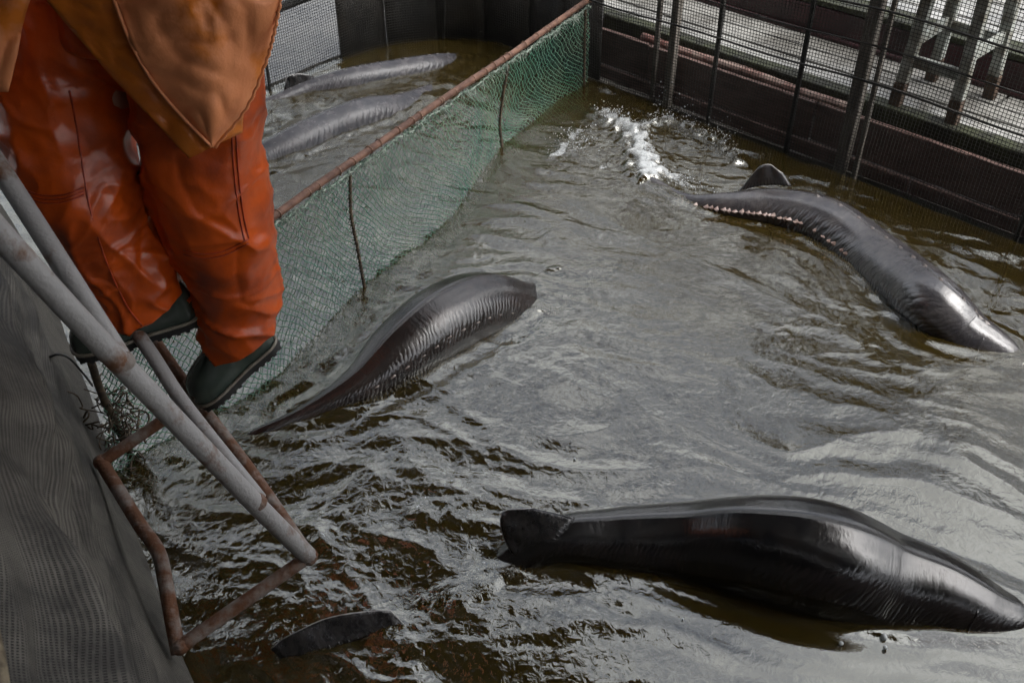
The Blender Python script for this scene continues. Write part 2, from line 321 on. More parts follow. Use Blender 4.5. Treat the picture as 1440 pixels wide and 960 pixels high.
chop += .45 * gauss(.5, 4.3, .45, .5) + .35 * gauss(-.7, 4.6, .5, .8) + .40 * gauss(.5, 3.3, .55, .5)
chop = np.clip(chop, .05, 1.15)
wx = X + .16 * perlin(X / .55, Y / .55, 21) + .035 * perlin(X / .16, Y / .16, 23); wy = Y + .16 * perlin(X / .55, Y / .55, 22) + .035 * perlin(X / .16, Y / .16, 24)
ang = math.radians(-24); ax_, ay_ = wx * math.cos(ang) + wy * math.sin(ang), -wx * math.sin(ang) + wy * math.cos(ang)
pat = np.clip(.75 + 1.3 * perlin(X / .33, Y / .26, 8), .15, 1.6)
Z = .011 * perlin(X / .62, Y / .48, 1)
Z += (.0112 * (1 - 2.4 * np.abs(perlin(ax_ / .40, ay_ / .17, 4)))) * chop
Z += .0075 * perlin(ax_ / .21, ay_ / .10, 5) * chop * pat
Z += .0036 * (1 - 2 * np.abs(perlin(wx / .115, wy / .075, 6))) * chop**1.7 * pat
Z += .0027 * (1 - 2 * np.abs(perlin(wx / .060, wy / .042, 9))) * chop**1.8 * pat
Z += .0017 * (1 - 2 * np.abs(perlin(wx / .034, wy / .026, 7))) * chop**1.7 * pat
Z += .0006 * perlin(X / .019, Y / .016, 10) * chop**2
ll = gauss(-.45, 1.65, .55, .5)
Z += ll * (.0020 * (1 - 2 * np.abs(perlin(wx / .055, wy / .045, 12))) + .0016 * perlin(wx / .028, wy / .024, 13))
foam_glint = np.zeros_like(X)
def station_dist(path):
    d = np.full(X.shape, 9.); P = spline(path, 70)
    for i in range(0, len(P)):
        r2 = P[i, 3]**2 - P[i, 2]**2
        if r2 <= 0 or P[i, 2] + P[i, 3] < .025: continue
        w = math.sqrt(r2)
        d = np.minimum(d, np.hypot(X - P[i, 0], Y - P[i, 1]) - w)
    return d
dist = {k: station_dist(v) for k, v in FISH.items()}
for k, d in dist.items():
    dp = np.maximum(d, 0); a = .5 + .5 * perlin(X / .2, Y / .2, 30 + k) * 2
    Z += .0035 * np.exp(-(dp / .035)**2) * (1 + .5 * a)
    if k > 2: foam_glint = np.maximum(foam_glint, (.36 + .5 * perlin(X / .035, Y / .035, 90 + k)) * np.exp(-((d - .004) / .009)**2))  # broken white rim paints the bright meniscus line along the fish waterline
    Z += (.0022 if k != 5 else .0010) * np.sin(2 * np.pi * (dp + .02 * perlin(X / .12, Y / .12, 60 + k)) / .085) * np.exp(-dp / .17) * (dp > 0)
# water pushed up over the head and over the tail stalk
hx, hy, _ = atz(1395, 487); Z += .005 * gauss(hx, hy, .2, .1, math.radians(-15))
hx, hy, _ = atz(935, 270); Z += .02 * gauss(hx, hy, .16, .05, math.radians(-40))
# rings from fallen drops
for (px, py, a0) in ((873, 845, .0008), (750, 800, .0012), (560, 700, .0010)):
    cx, cy_, _ = atz(px, py); rr = np.hypot(X - cx, Y - cy_); Z += a0 * np.sin(2 * np.pi * rr / .028) * np.exp(-(rr / .045)**2)
def stroke(pts, w, h=0., f=0., jag=.0):
    """raise and whiten the water along a pixel polyline"""
    global Z, foam_glint
    P = spline([(*atz(a, b)[:2], 0) for a, b in pts], 40); d = np.full(X.shape, 9.); t = np.zeros(X.shape)
    for i, q in enumerate(P):
        e = np.hypot(X - q[0], Y - q[1]); k = e < d; d[k] = e[k]; t[k] = i / 39
    d = d + jag * perlin(X / .05, Y / .05, 77); g = np.exp(-(d / w)**2)
    Z = Z + h * g; foam_glint = np.maximum(foam_glint, f * g * (1 - .35 * t))
stroke([(912, 250), (903, 225), (893, 200), (872, 180), (850, 168)], .075, .036, 1.02, .07)
stroke([(893, 195), (915, 178), (945, 172), (985, 190), (1015, 205), (1038, 230)], .030, .022, .80, .04)
stroke([(785, 222), (800, 205), (812, 190), (800, 215), (822, 210)], .045, .006, .82, .05)
stroke([(845, 240), (862, 228)], .025, .004, .7, .03)
stroke([(935, 245), (955, 258), (985, 272)], .050, .008, .85, .05)
stroke([(845, 130), (870, 118), (900, 130)], .04, .01, .58, .05)
stroke([(715, 800), (690, 815), (660, 835), (640, 850)], .035, .006, .58, .04)
stroke([(590, 715), (600, 730)], .03, .004, .6, .03)
stroke([(450, 755), (440, 740)], .03, .004, .58, .03)
stroke([(770, 382), (785, 380)], .012, .006, .5, .01)
stroke([(385, 245), (440, 215), (500, 190), (560, 165)], .03, .006, .5, .05)
stroke([(460, 135), (540, 118), (620, 105)], .03, .006, .48, .05)
# close against the body of water under the person
idx = -np.ones(X.shape, int); ins = inside(X, Y, poly)
q = ins[:-1, :-1] | ins[1:, :-1] | ins[:-1, 1:] | ins[1:, 1:]
use = np.zeros(X.shape, bool); use[:-1, :-1] |= q; use[1:, :-1] |= q; use[:-1, 1:] |= q; use[1:, 1:] |= q
idx[use] = np.arange(use.sum())
vv = np.stack([X[use], Y[use], Z[use]], 1); I, J = np.nonzero(q)
ff = np.stack([idx[I, J], idx[I, J + 1], idx[I + 1, J + 1], idx[I + 1, J]], 1)
me = bpy.data.meshes.new('water'); me.vertices.add(len(vv)); me.vertices.foreach_set('co', vv.ravel())
me.loops.add(ff.size); me.loops.foreach_set('vertex_index', ff.ravel().astype(np.int32))
me.polygons.add(len(ff)); me.polygons.foreach_set('loop_start', (np.arange(len(ff)) * 4).astype(np.int32))
me.update(calc_edges=True); me.polygons.foreach_set('use_smooth', np.ones(len(ff), bool))
for nm, A in (('chop', chop), ('foam_glint', foam_glint)):
    at = me.attributes.new(nm, 'FLOAT', 'POINT'); at.data.foreach_set('value', A[use].astype(np.float32))
me.materials.append(M['water']); water = bpy.data.objects.new('water', me); COL.objects.link(water)
tag(water, 'rippled amber brown pond water reflecting grey sky', 'water', kind='structure')

b = MB(); b.add([(-4, -2, -.85), (6, -2, -.85), (6, 7.5, -.85), (-4, 7.5, -.85)], [(0, 1, 2, 3)])
tag(b.build('pond_floor', M['floor'], smooth=False), 'muddy floor of the pond under the water', 'pond floor', kind='structure')
# ground: one sheet round the pond to the horizon
cen = np.array([.6, 2.6]); outer = []; inner = []
fp2 = np.vstack([FP[:, :2] + 0, LP[:, :2], [[3.4, -.4], [4.4, 1.1]]])
dirs = fp2 - cen; ln = np.linalg.norm(dirs, axis=1)[:, None]; inner = cen + dirs * (ln + .10) / ln; outer = cen + dirs / ln * 600
b = MB(); n = len(fp2); rings = [inner, cen + dirs / ln * (ln + 3), outer]
v = np.vstack([np.c_[r, np.full(n, -.02)] for r in rings]); f = []
for k in range(2):
    f += [(k * n + i, k * n + (i + 1) % n, (k + 1) * n + (i + 1) % n, (k + 1) * n + i) for i in range(n)]
# wall of the pit below the sheet
v = np.vstack([v, np.c_[inner, np.full(n, -.9)]]); f += [(i, (i + 1) % n, 3 * n + (i + 1) % n, 3 * n + i) for i in range(n)]
b.add(v, f); tag(b.build('ground', M['ground'], smooth=False), 'wet grey concrete ground round the pond', 'ground', kind='structure')

# ------------------------------------------------------------------ net fence on the right and far sides
def fence_z(t): return 0
seg = np.linalg.norm(np.diff(FP, axis=0), axis=1); arc = np.r_[0, np.cumsum(seg)]; LEN = arc[-1]
def fpt(s, z=0.0):
    p = np.array([np.interp(s, arc, FP[:, k]) for k in range(3)]); p[2] = z; return p
def fnorm(s):
    t = unit(fpt(min(LEN, s + .02)) - fpt(max(0, s - .02))); n = np.array([-t[1], t[0], 0]); c = fpt(s); 
    return n if n[:2] @ (c[:2] - cen) > 0 else -n
fence = empty('net_fence', 'black fine mesh netting fence on posts along the right and far sides of the pond', 'fence')
FTOP = 1.15
def sagz(s, z): return z + .012 * math.sin(s * 2.1 + 1) + .006 * math.sin(s * 6.3)
b = MB(); nv = int(LEN / .0155)
for i in range(nv + 1):
    s = LEN * i / nv; w = [.006 * math.sin(s * 9 + j * 1.7) for j in range(7)]
    zz = np.linspace(-.12, FTOP, 7); nn = fnorm(s)
    b.tube([fpt(s, z) + nn * (-.015 + w[j] + .02 * math.sin(s * 1.7 + z * 3)) for j, z in enumerate(zz)], .0016, 3, False)
b.build('mesh_upright_cords', M['wire'], fence)['kind'] = 'stuff'
b = MB(); ss = np.linspace(0, LEN, 150)
cache = [(fpt(s), fnorm(s)) for s in ss]
for j in range(int((FTOP + .12) / .0148)):
    z0 = -.12 + j * .0148
    pts = []
    for (c, nn), s in zip(cache, ss):
        p = c + nn * (-.015 + .006 * math.sin(s * 9) + .02 * math.sin(s * 1.7 + z0 * 3)); p[2] = sagz(s, z0); pts.append(p)
    b.tube(pts, .0016, 3, False)
b.build('mesh_level_cords', M['wire'], fence)['kind'] = 'stuff'
for z0, r in ((.445, .005), (.60, .004), (.75, .005), (1.15, .009)):
    b = MB(); b.tube([c + nn * .0 + np.array([0, 0, sagz(s * 1.0, z0)]) for (c, nn), s in zip(cache, ss)], r, 6); b.build('rope_line', M['wire'], fence)
# posts: (s along the right wall, outward, width)
for s, o, w, top, m in ((1.12, .06, .022, 1.2, 'post'), (1.215, .07, .04, 1.25, 'post'), (1.50, .03, .020, 1.2, 'wire'), (1.955, .03, .020, 1.2, 'wire'), (2.22, .08, .055, 1.3, 'post'), (2.30, .06, .022, 1.2, 'post'), (3.06, .03, .02, 1.2, 'wire'), (3.7, .07, .06, 1.3, 'post')):
    b = MB(); b.box(wl3(s, o, (top - .5) / 2), w, w, top + .5, E1, OUT); b.build('post', M[m], fence, False, bevel=.004)
for s0 in (LEN - .55, LEN - .95, LEN - 1.17, LEN - 1.38, LEN - 2.55):
    b = MB(); c = fpt(s0) + fnorm(s0) * .03
    b.tube([c + np.array([.012 * math.sin(z * 7 + s0), 0, z]) for z in np.linspace(-.2, 1.2, 9)], .008, 6); b.build('post', M['wire'], fence)
# frame rail on the far left side
b = MB(); s1, s2 = LEN - 1.85, LEN
b.tube([fpt(s, .375) + fnorm(s) * .05 for s in np.linspace(s1, s2, 14)], .024, 6); b.build('frame_rail', M['wire'], fence)
b = MB(); b.tube([fpt(s, .44) + fnorm(s) * .05 for s in np.linspace(s1, s2, 14)], .010, 6); b.build('frame_rail', M['wire'], fence)

# ------------------------------------------------------------------ plank side behind the mesh
side = empty('plank_side', 'dark wet brown planks lining the pond behind the mesh, at the waterline', 'plank wall')
for r, (z0, z1) in enumerate(((-.30, .045), (.05, .235))):
    s = .35 - .4 * r
    while s < 5.6:
        L = random.uniform(.95, 1.25); e = min(5.6, s + L); b = MB()
        b.box(wl3((s + e) / 2, .115 + random.uniform(-.006, .006) + .012 * r, (z0 + z1) / 2), e - s - .008, .03, z1 - z0, E1, OUT); b.build('plank', M['board'], side, False, bevel=.004); s = e
# black panels round the far corner
panel = empty('black_screen', 'black wet sheets behind the mesh at the far curved corner', 'screen')
sa = [s for s in np.linspace(0, LEN, 400) if True]
def s_near(x, y): return sa[int(np.argmin([np.hypot(*(fpt(s)[:2] - (x, y))) for s in sa]))]
c0, c1 = s_near(.42, 5.1), s_near(-.92, 5.44); cs = np.linspace(c0, c1, 7)
for i in range(6):
    b = MB(); g = np.array([[fpt(s, z) + fnorm(s) * (.075 + .01 * (i % 2)) for z in (-.3, .1, .48)] for s in np.linspace(cs[i] + .001, cs[i + 1] - .001 + .01 * (i % 2), 5)]); b.grid(g)
    b.build('sheet', M['blackboard'], panel, solid=.012)
led = MB(); led.tube([wl3(s, .16, .245 + .004 * math.sin(s * 9)) for s in np.linspace(.95, 2.16, 20)], .022, 8)
tag(led.build('ledge_pipe', M['ledge']), 'pale rusty pipe lying along the top of the dark planks behind the mesh', 'pipe')
bm_ = MB(); bm_.box(wl3(3.0, .215, .235), 5.6, .09, .12, E1, OUT)
tag(bm_.build('mossy_beam', M['moss'], smooth=False, bevel=.008), 'dark mossy timber beam edging the walkway behind the right mesh', 'beam')
walk = tag(bpy.data.objects.new('walkway', None), 'grey wet plank walkway beyond the right mesh fence', 'walkway', kind='structure'); COL.objects.link(walk)
for r, (o0, w) in enumerate(((.262, .14), (.408, .14), (.553, .15), (1.02, .16), (1.185, .16), (1.35, .16), (1.515, .16), (1.68, .16), (1.845, .16), (2.01, .16), (2.175, .16))):
    s = -1.6 - .5 * (r % 3)
    while s < 5.8:
        L = random.uniform(1.5, 2.3); b = MB(); dz = random.uniform(-.004, .004)
        b.box(wl3(s + L / 2, o0 + w / 2, .27 + dz), L - .012, w - random.uniform(.006, .012), .035, E1, OUT); b.build('plank', M['deck'], walk, False, bevel=.004); s += L
kb = MB(); kb.box(wl3(2.1, .78, .345), 8.0, .13, .18, E1, OUT)
kb.box(wl3(2.1, .70, .30), 8.0, .025, .03, E1, OUT)
tag(kb.build('red_kerb_beam', M['redbeam'], smooth=False, bevel=.01), 'long dark red steel beam across the walkway, behind the trestle legs', 'beam')
kb = MB(); kb.box(wl3(2.1, .80, .452), 8.0, .17, .028, E1, OUT)
tag(kb.build('black_cap_board', M['moss'], smooth=False, bevel=.005), 'blackened board capping the dark red beam', 'board')
kb = MB(); kb.box(wl3(2.1, 2.45, .36), 9.0, .16, .2, E1, OUT)
tag(kb.build('outer_beam', M['blackboard'], smooth=False, bevel=.01), 'black beam along the outer edge of the walkway at the top of the view', 'beam')

# trestle on the walkway
tre = empty('trestle', 'grey painted timber trestle with four legs standing on the wet walkway', 'trestle')
lg = [(2.335, .23), (2.60, .23), (2.32, .60), (2.60, .60)]
def legtop(i): return np.array([lg[i][0] + (.03 if i % 2 == 0 else -.03), lg[i][1] + (.04 if i < 2 else -.04)])
def legpt(i, z): t = (z - .29) / .8; q = (1 - t) * np.array(lg[i]) + t * legtop(i); return wl3(q[0], q[1], z)
for i in range(4):
    b = MB(); a, c = legpt(i, .29), legpt(i, 1.09); ax = unit(c - a)
    b.box((a * .9 + c * .1) , .05, .045, np.linalg.norm(c - a) * .0 + .001, E1, OUT, ax) if False else None
    b.box((legpt(i, .40) + c) / 2, .05, .045, np.linalg.norm(c - legpt(i, .40)), E1, OUT, ax); lo = b.build('leg', M['trestle'], tre, False, bevel=.004)
    b = MB(); b.box((a + legpt(i, .398)) / 2, .052, .047, np.linalg.norm(legpt(i, .398) - a), E1, OUT, ax); b.build('foot', M['trestle_foot'], lo, False, bevel=.004)
for i, j, z in ((0, 1, .50), (2, 3, .56), (0, 2, .58), (1, 3, .58), (0, 1, .95), (2, 3, .95)):
    a, c = legpt(i, z), legpt(j, z); ax = unit(c - a); sd_ = unit(np.cross([0, 0, 1], ax))
    b = MB(); b.box((a + c) / 2 - sd_ * .0, np.linalg.norm(c - a) - .052, .024, .05, ax, sd_); b.build('crossbar', M['trestle'], tre, False, bevel=.003)
b = MB(); b.box(wl3(2.465, .415, 1.11), .5, .5, .04, E1, OUT); b.build('top_board', M['trestle'], tre, False, bevel=.005)

# ------------------------------------------------------------------ left wall draped with woven netting
nl, nh = 420, 130
LQ = spline([(x, y, 0) for x, y in foot_xy], nl); Tn = np.gradient(LQ, axis=0); Tn /= np.linalg.norm(Tn, axis=1)[:, None]
Nw = np.stack([Tn[:, 1], -Tn[:, 0], 0 * Tn[:, 0]], 1)
if (Nw[200, :2] @ (LQ[200, :2] - cen)) < 0: Nw = -Nw
arcL = np.r_[0, np.cumsum(np.linalg.norm(np.diff(LQ, axis=0), axis=1))]
hh = np.linspace(-.35, .93, nh); U, V = np.meshgrid(arcL, hh, indexing='ij')
prof = np.interp(hh, [-.35, 0, .12, .35, .6, .8, .93], [-.05, 0, .04, .115, .16, .20, .26])
fold = .034 * perlin(U / .55 + V * .5, V / .20, 41) + .034 * (1 - 2 * np.abs(perlin(U / 1.1 + V * 1.2, V / .15 + U * .25, 42))) * (.6 + perlin(U / .5, V / .3, 48)) + .012 * (1 - 2 * np.abs(perlin(U / .5 + V * .9, V / .06 + U * .4, 49))) + .004 * perlin(U / .1, V / .05, 43)
fold *= 2.3 * np.clip((V - .08) / .5, .06, 1) * np.clip((1.02 - V) / .3, .3, 1)
G = LQ[:, None] + Nw[:, None] * (prof[None, :, None] - fold[..., None]); G[..., 2] = V + .02 * perlin(U / .4, V / .3, 44)
wall = empty('net_draped_wall', 'low wall draped with creased grey woven netting on the left edge', 'wall')
b = MB(); b.grid(G); d = b.build('netting_drape', M['weave'], wall); uv_attr(d, np.stack([U, V], -1))
top = G[:, -1]
b = MB(); b.tube(top + np.array([0, 0, .012]), .013 + .003 * perlin(arcL / .07, arcL * 0 + .3, 5), 8); b.build('border_rope', M['edge'], wall)
vv2 = np.linspace(0, .6, 30); U2, V2 = np.meshgrid(arcL, vv2, indexing='ij')
G2 = top[:, None] + Nw[:, None] * (.012 + V2[..., None] * .92 + .02 * perlin(U2 / .4, V2 / .25, 46)[..., None]); G2[..., 2] = top[:, None, 2] + .006 - V2 * .22 + .025 * perlin(U2 / .3, V2 / .2, 47)
b = MB(); b.grid(G2); d = b.build('tarpaulin_cover', M['tarp'], wall); uv_attr(d, np.stack([U2, V2], -1))
# a short black cable hooked into the netting
cb = MB(); cb.tube(spline([atz(70, 502, .32), atz(82, 498, .33), atz(98, 504, .27), atz(118, 526, .18), atz(130, 542, .08)], 24), .004, 6)
tag(cb.build('cable', M['cable']), 'short black cable hanging from the grey netting near the boot toe', 'cable')

# ------------------------------------------------------------------ green dividing net on its rusty pipe
div = empty('divider_net', 'green fishing net hung from a rusty pipe, dividing the pond', 'net')
PA, PB = np.array([-1.19, 2.27, .43]), np.array([.40, 5.15, .43])
pipe_pts = np.array([PA + (PB - PA) * t + np.array([0, 0, .010 * math.sin(t * 5)]) for t in np.linspace(0, 1, 40)])
b = MB(); b.tube(pipe_pts + np.array([0, 0, 1.]) * .006 * perlin(np.linspace(0, 9, 40), np.zeros(40) + .4, 6)[:, None], .0145, 12); b.build('pipe', M['pipe_rust'], div)
lash_me = None
pdir = unit(PB - PA)
for i in range(34):
    t = (i + .5 + random.uniform(-.5, .5)) / 34; c = PA + (PB - PA) * t + np.array([0, 0, .010 * math.sin(t * 5)])
    b = MB(); k = 13; a1 = unit(np.cross(pdir, [0, 0, 1])); a2 = np.cross(a1, pdir); sk = random.uniform(-.3, .3)
    b.tube([c + (a1 * math.cos(q) + a2 * math.sin(q)) * .0158 + pdir * .014 * sk * math.cos(q) for q in np.linspace(0, 2 * np.pi, k)], .0026, 5, False); b.build('lashing', M['lash'], div)
bot = [(-1.22, 2.12), (-1.05, 2.34), (-.84, 2.50), (-.75, 2.77), (-.62, 3.06), (-.47, 3.30), (-.25, 3.70), (-.08, 4.24), (.15, 4.68), (.41, 5.08)]
BOT = spline([(x, y, 0) for x, y in bot], 200)
barc = np.r_[0, np.cumsum(np.linalg.norm(np.diff(BOT, axis=0), axis=1))]; barc /= barc[-1]
NU, NV = 236, 42
def netS(u, v):
    """u along, v down (1 = waterline)"""
    t = PA + (PB - PA) * u[..., None]; t[..., 2] = .43 + .010 * np.sin(u * 5) - .020 - .012 * np.abs(np.sin(u * 34 * np.pi / 2.6))
    bt = np.stack([np.interp(u, barc, BOT[:, k]) for k in range(3)], -1)
    w = np.clip(v, 0, None)[..., None]
    p = t * (1 - w) + bt * w
    sag = np.sin(np.clip(v, 0, 1) * np.pi) * (.035 + .04 * np.sin(u * 17)) + .035 * perlin(u * 9, v * 2.2, 51) * np.clip(v * 4, 0, 1)
    p[..., 0] += -.85 * sag * .6; p[..., 1] += .5 * sag * .6; p[..., 2] -= .9 * np.abs(sag)
    gather = .022 * perlin(u * 22, v * 1.5, 52); p += gather[..., None] * pdir
    return p
iu, jv = np.meshgrid(np.arange(NU + 1), np.arange(NV + 1), indexing='ij')
shear = .06 * np.sin(iu / NU * 8)
PN = netS(iu / NU, jv / NV * 1.22)
PN += RNG.normal(0, .0022, PN.shape)
def strands(name, sgn, m):
    b = MB(); th = np.arange(3) * 2 * np.pi / 3
    a = []; c = []
    for j in range(NV):
        for i in range(NU + 1):
            if (i + j) % 2 == 0 and 0 <= i + sgn <= NU: a.append(PN[i, j]); c.append(PN[i + sgn, j + 1])
    a, c = np.array(a), np.array(c); T = c - a; T /= np.linalg.norm(T, axis=1)[:, None]
    A = np.cross(T, [.86, -.5, .1]); A /= np.linalg.norm(A, axis=1)[:, None]; B = np.cross(T, A); r = .0018
    ring = r * (np.cos(th)[None, :, None] * A[:, None] + np.sin(th)[None, :, None] * B[:, None])
    v = np.concatenate([a[:, None] + ring, c[:, None] + ring], 1); n = len(a)
    f = [(6 * k + q, 6 * k + (q + 1) % 3, 6 * k + 3 + (q + 1) % 3, 6 * k + 3 + q) for k in range(n) for q in range(3)]
    b.add(v.reshape(-1, 3), f); o = b.build(name, m, div); o['kind'] = 'stuff'; return o
strands('net_twine', 1, M['net_green']); strands('net_cross_twine', -1, M['net_dark'])
# frayed twine along the head rope
b = MB(); us = np.linspace(0, 1, 300); hp = netS(us, us * 0 + .015); b.tube(hp + RNG.normal(0, .003, hp.shape), .0035, 5)
for k in range(900):
    u = random.random() ; w = .5 + .5 * math.sin(u * 60) * math.sin(u * 23 + 1)
    c = netS(np.array(u), np.array(.01)); q = [c]
    for s in range(3): q.append(q[-1] + RNG.normal(0, .008 * (.6 + w), 3) - np.array([0, 0, .004]))
    b.tube(q, .0016, 3, False)
o = b.build('frayed_edge', M['fray'], div); o['kind'] = 'stuff'
def twisted(pts, r, rope_r, turns, m, name, parent):
    P = spline(pts, 120); T = np.gradient(P, axis=0); T /= np.linalg.norm(T, axis=1)[:, None]
    A = np.cross(T, [.3, .9, .2]); A /= np.linalg.norm(A, axis=1)[:, None]; B = np.cross(T, A); b = MB(); ph = np.linspace(0, turns * 2 * np.pi, 120)
    for k in (0, np.pi): b.tube(P + r * (np.cos(ph + k)[:, None] * A + np.sin(ph + k)[:, None] * B), rope_r, 5)
    return b.build(name, m, parent)
def netline(u, off=.006): return [netS(np.array(u), np.array(v)) + np.array([off, -off, 0]) for v in (.02, .3, .6, .9, 1.1)]
def u_at(px, py):
    g = [(abs(onu - 0), u) for u, onu in []]; return 0
for u in (.365, .735, .985): twisted(netline(u), .004, .0042, 22, M['rope'], 'hanging_rope', div)
# brown snarl of old rope at the near end
tang = MB()
for k in range(46):
    t = random.random(); c = atz(150, 560, .22) * (1 - t) + atz(185, 640, .02) * t; q = [c + RNG.normal(0, .02, 3)]
    for s in range(5): q.append(q[-1] + RNG.normal(0, .022, 3) + np.array([0, 0, random.uniform(-.012, .012)]))
    tang.tube(spline(q, 14), random.uniform(.0016, .0035), 4)
tang.tube(spline([atz(128, 508, .42), atz(140, 545, .3), atz(160, 590, .14), atz(185, 640, -.03)], 20), .012, 7)
tag(tang.build('rope_snarl', M['rope']), 'brown tangled old rope at the near end of the green net, left of the ladder', 'rope')

# ------------------------------------------------------------------ ladder
lad = empty('ladder', 'rusty welded grey tube ladder hooked over the left wall, under the boots', 'ladder')
P1, P2, P3, P4 = atz(434, 782, .20), atz(254, 908, .12), atz(142, 650, .26), atz(274, 560, .36)
Aup = atd(-60, 262, 1.60); Aup2 = atd(0, 330, 1.70)
def rail(name, pts, r, m, n=24, k=14):
    b = MB(); b.tube(spline(pts, n), r, k); return b.build(name, m, lad)
AA = np.linspace(0, 1, 6)[:, None] * (P1 - Aup2) + Aup2; AA[1:-1, 2] -= .012
rail('rail', np.vstack([[Aup + (Aup - Aup2) * 1.5], [Aup], AA]), .0235, M['ladder'], 60)
def onA(px):                                                     # point of the main rail at image column px
    t = np.linspace(0, 1, 200); best = min(t, key=lambda q: abs(720 + FPX * ((Aup2 + (P1 - Aup2) * q)[0]) / ((Aup2 + (P1 - Aup2) * q)[1] * CP - ((Aup2 + (P1 - Aup2) * q)[2] - CAM_H) * SP) - px)); return Aup2 + (P1 - Aup2) * best
B1 = onA(172); rail('rail', [atd(-25, 200, 2.05), atd(16, 262, 2.05), atd(80, 362, 2.03), B1 + np.array([-.004, .012, -.012])], .0215, M['ladder'])
C1 = onA(362); rail('brace', [atd(122, 370, 2.62), atd(205, 486, 2.55), atd(262, 572, 2.50), C1 + np.array([0, .02, -.01])], .0185, M['ladder'])
Ttop = atz(150, 385, .60)
rail('rail', [Ttop, atz(212, 473, .50), P4, (P4 + P1) / 2 + np.array([.004, 0, .01]), P1], .0185, M['ladder_rust'], 40)
rail('rung', [P4 + (P4 - P3) * .03, (P4 + P3) / 2, P3], .0165, M['ladder_rust'])
rail('rung', [P1 + (P1 - P2) * .02, (P1 + P2) / 2, P2], .0175, M['ladder_rust'])
rail('bent_tube', [P3 - (P2 - P3) * .02, atz(160, 678, .25), atz(195, 735, .24), atz(222, 775, .23), atz(233, 820, .19), atz(240, 860, .16), P2 + np.array([-.004, -.012, -.012])], .0185, M['ladder_rust'], 60)
rail('hook', [Aup + (Aup - Aup2) * 1.5, Aup + (Aup - Aup2) * 1.5 + np.array([-.2, -.2, -.02]), Aup + (Aup - Aup2) * 1.5 + np.array([-.3, -.3, -.25])], .024, M['ladder'])

for c, rr in ((P1, .0245), (P2, .0225), (P3, .021), (P4, .022), (B1, .0245), (C1, .0245)):
    b = MB(); v, f = ico(np.zeros(3), rr); v = [np.array(q) * (1 + .12 * mnoise.noise(Vector(q) * 90)) + c for q in v]; b.add(v, f); b.build('weld', M['ladder_rust'], lad)

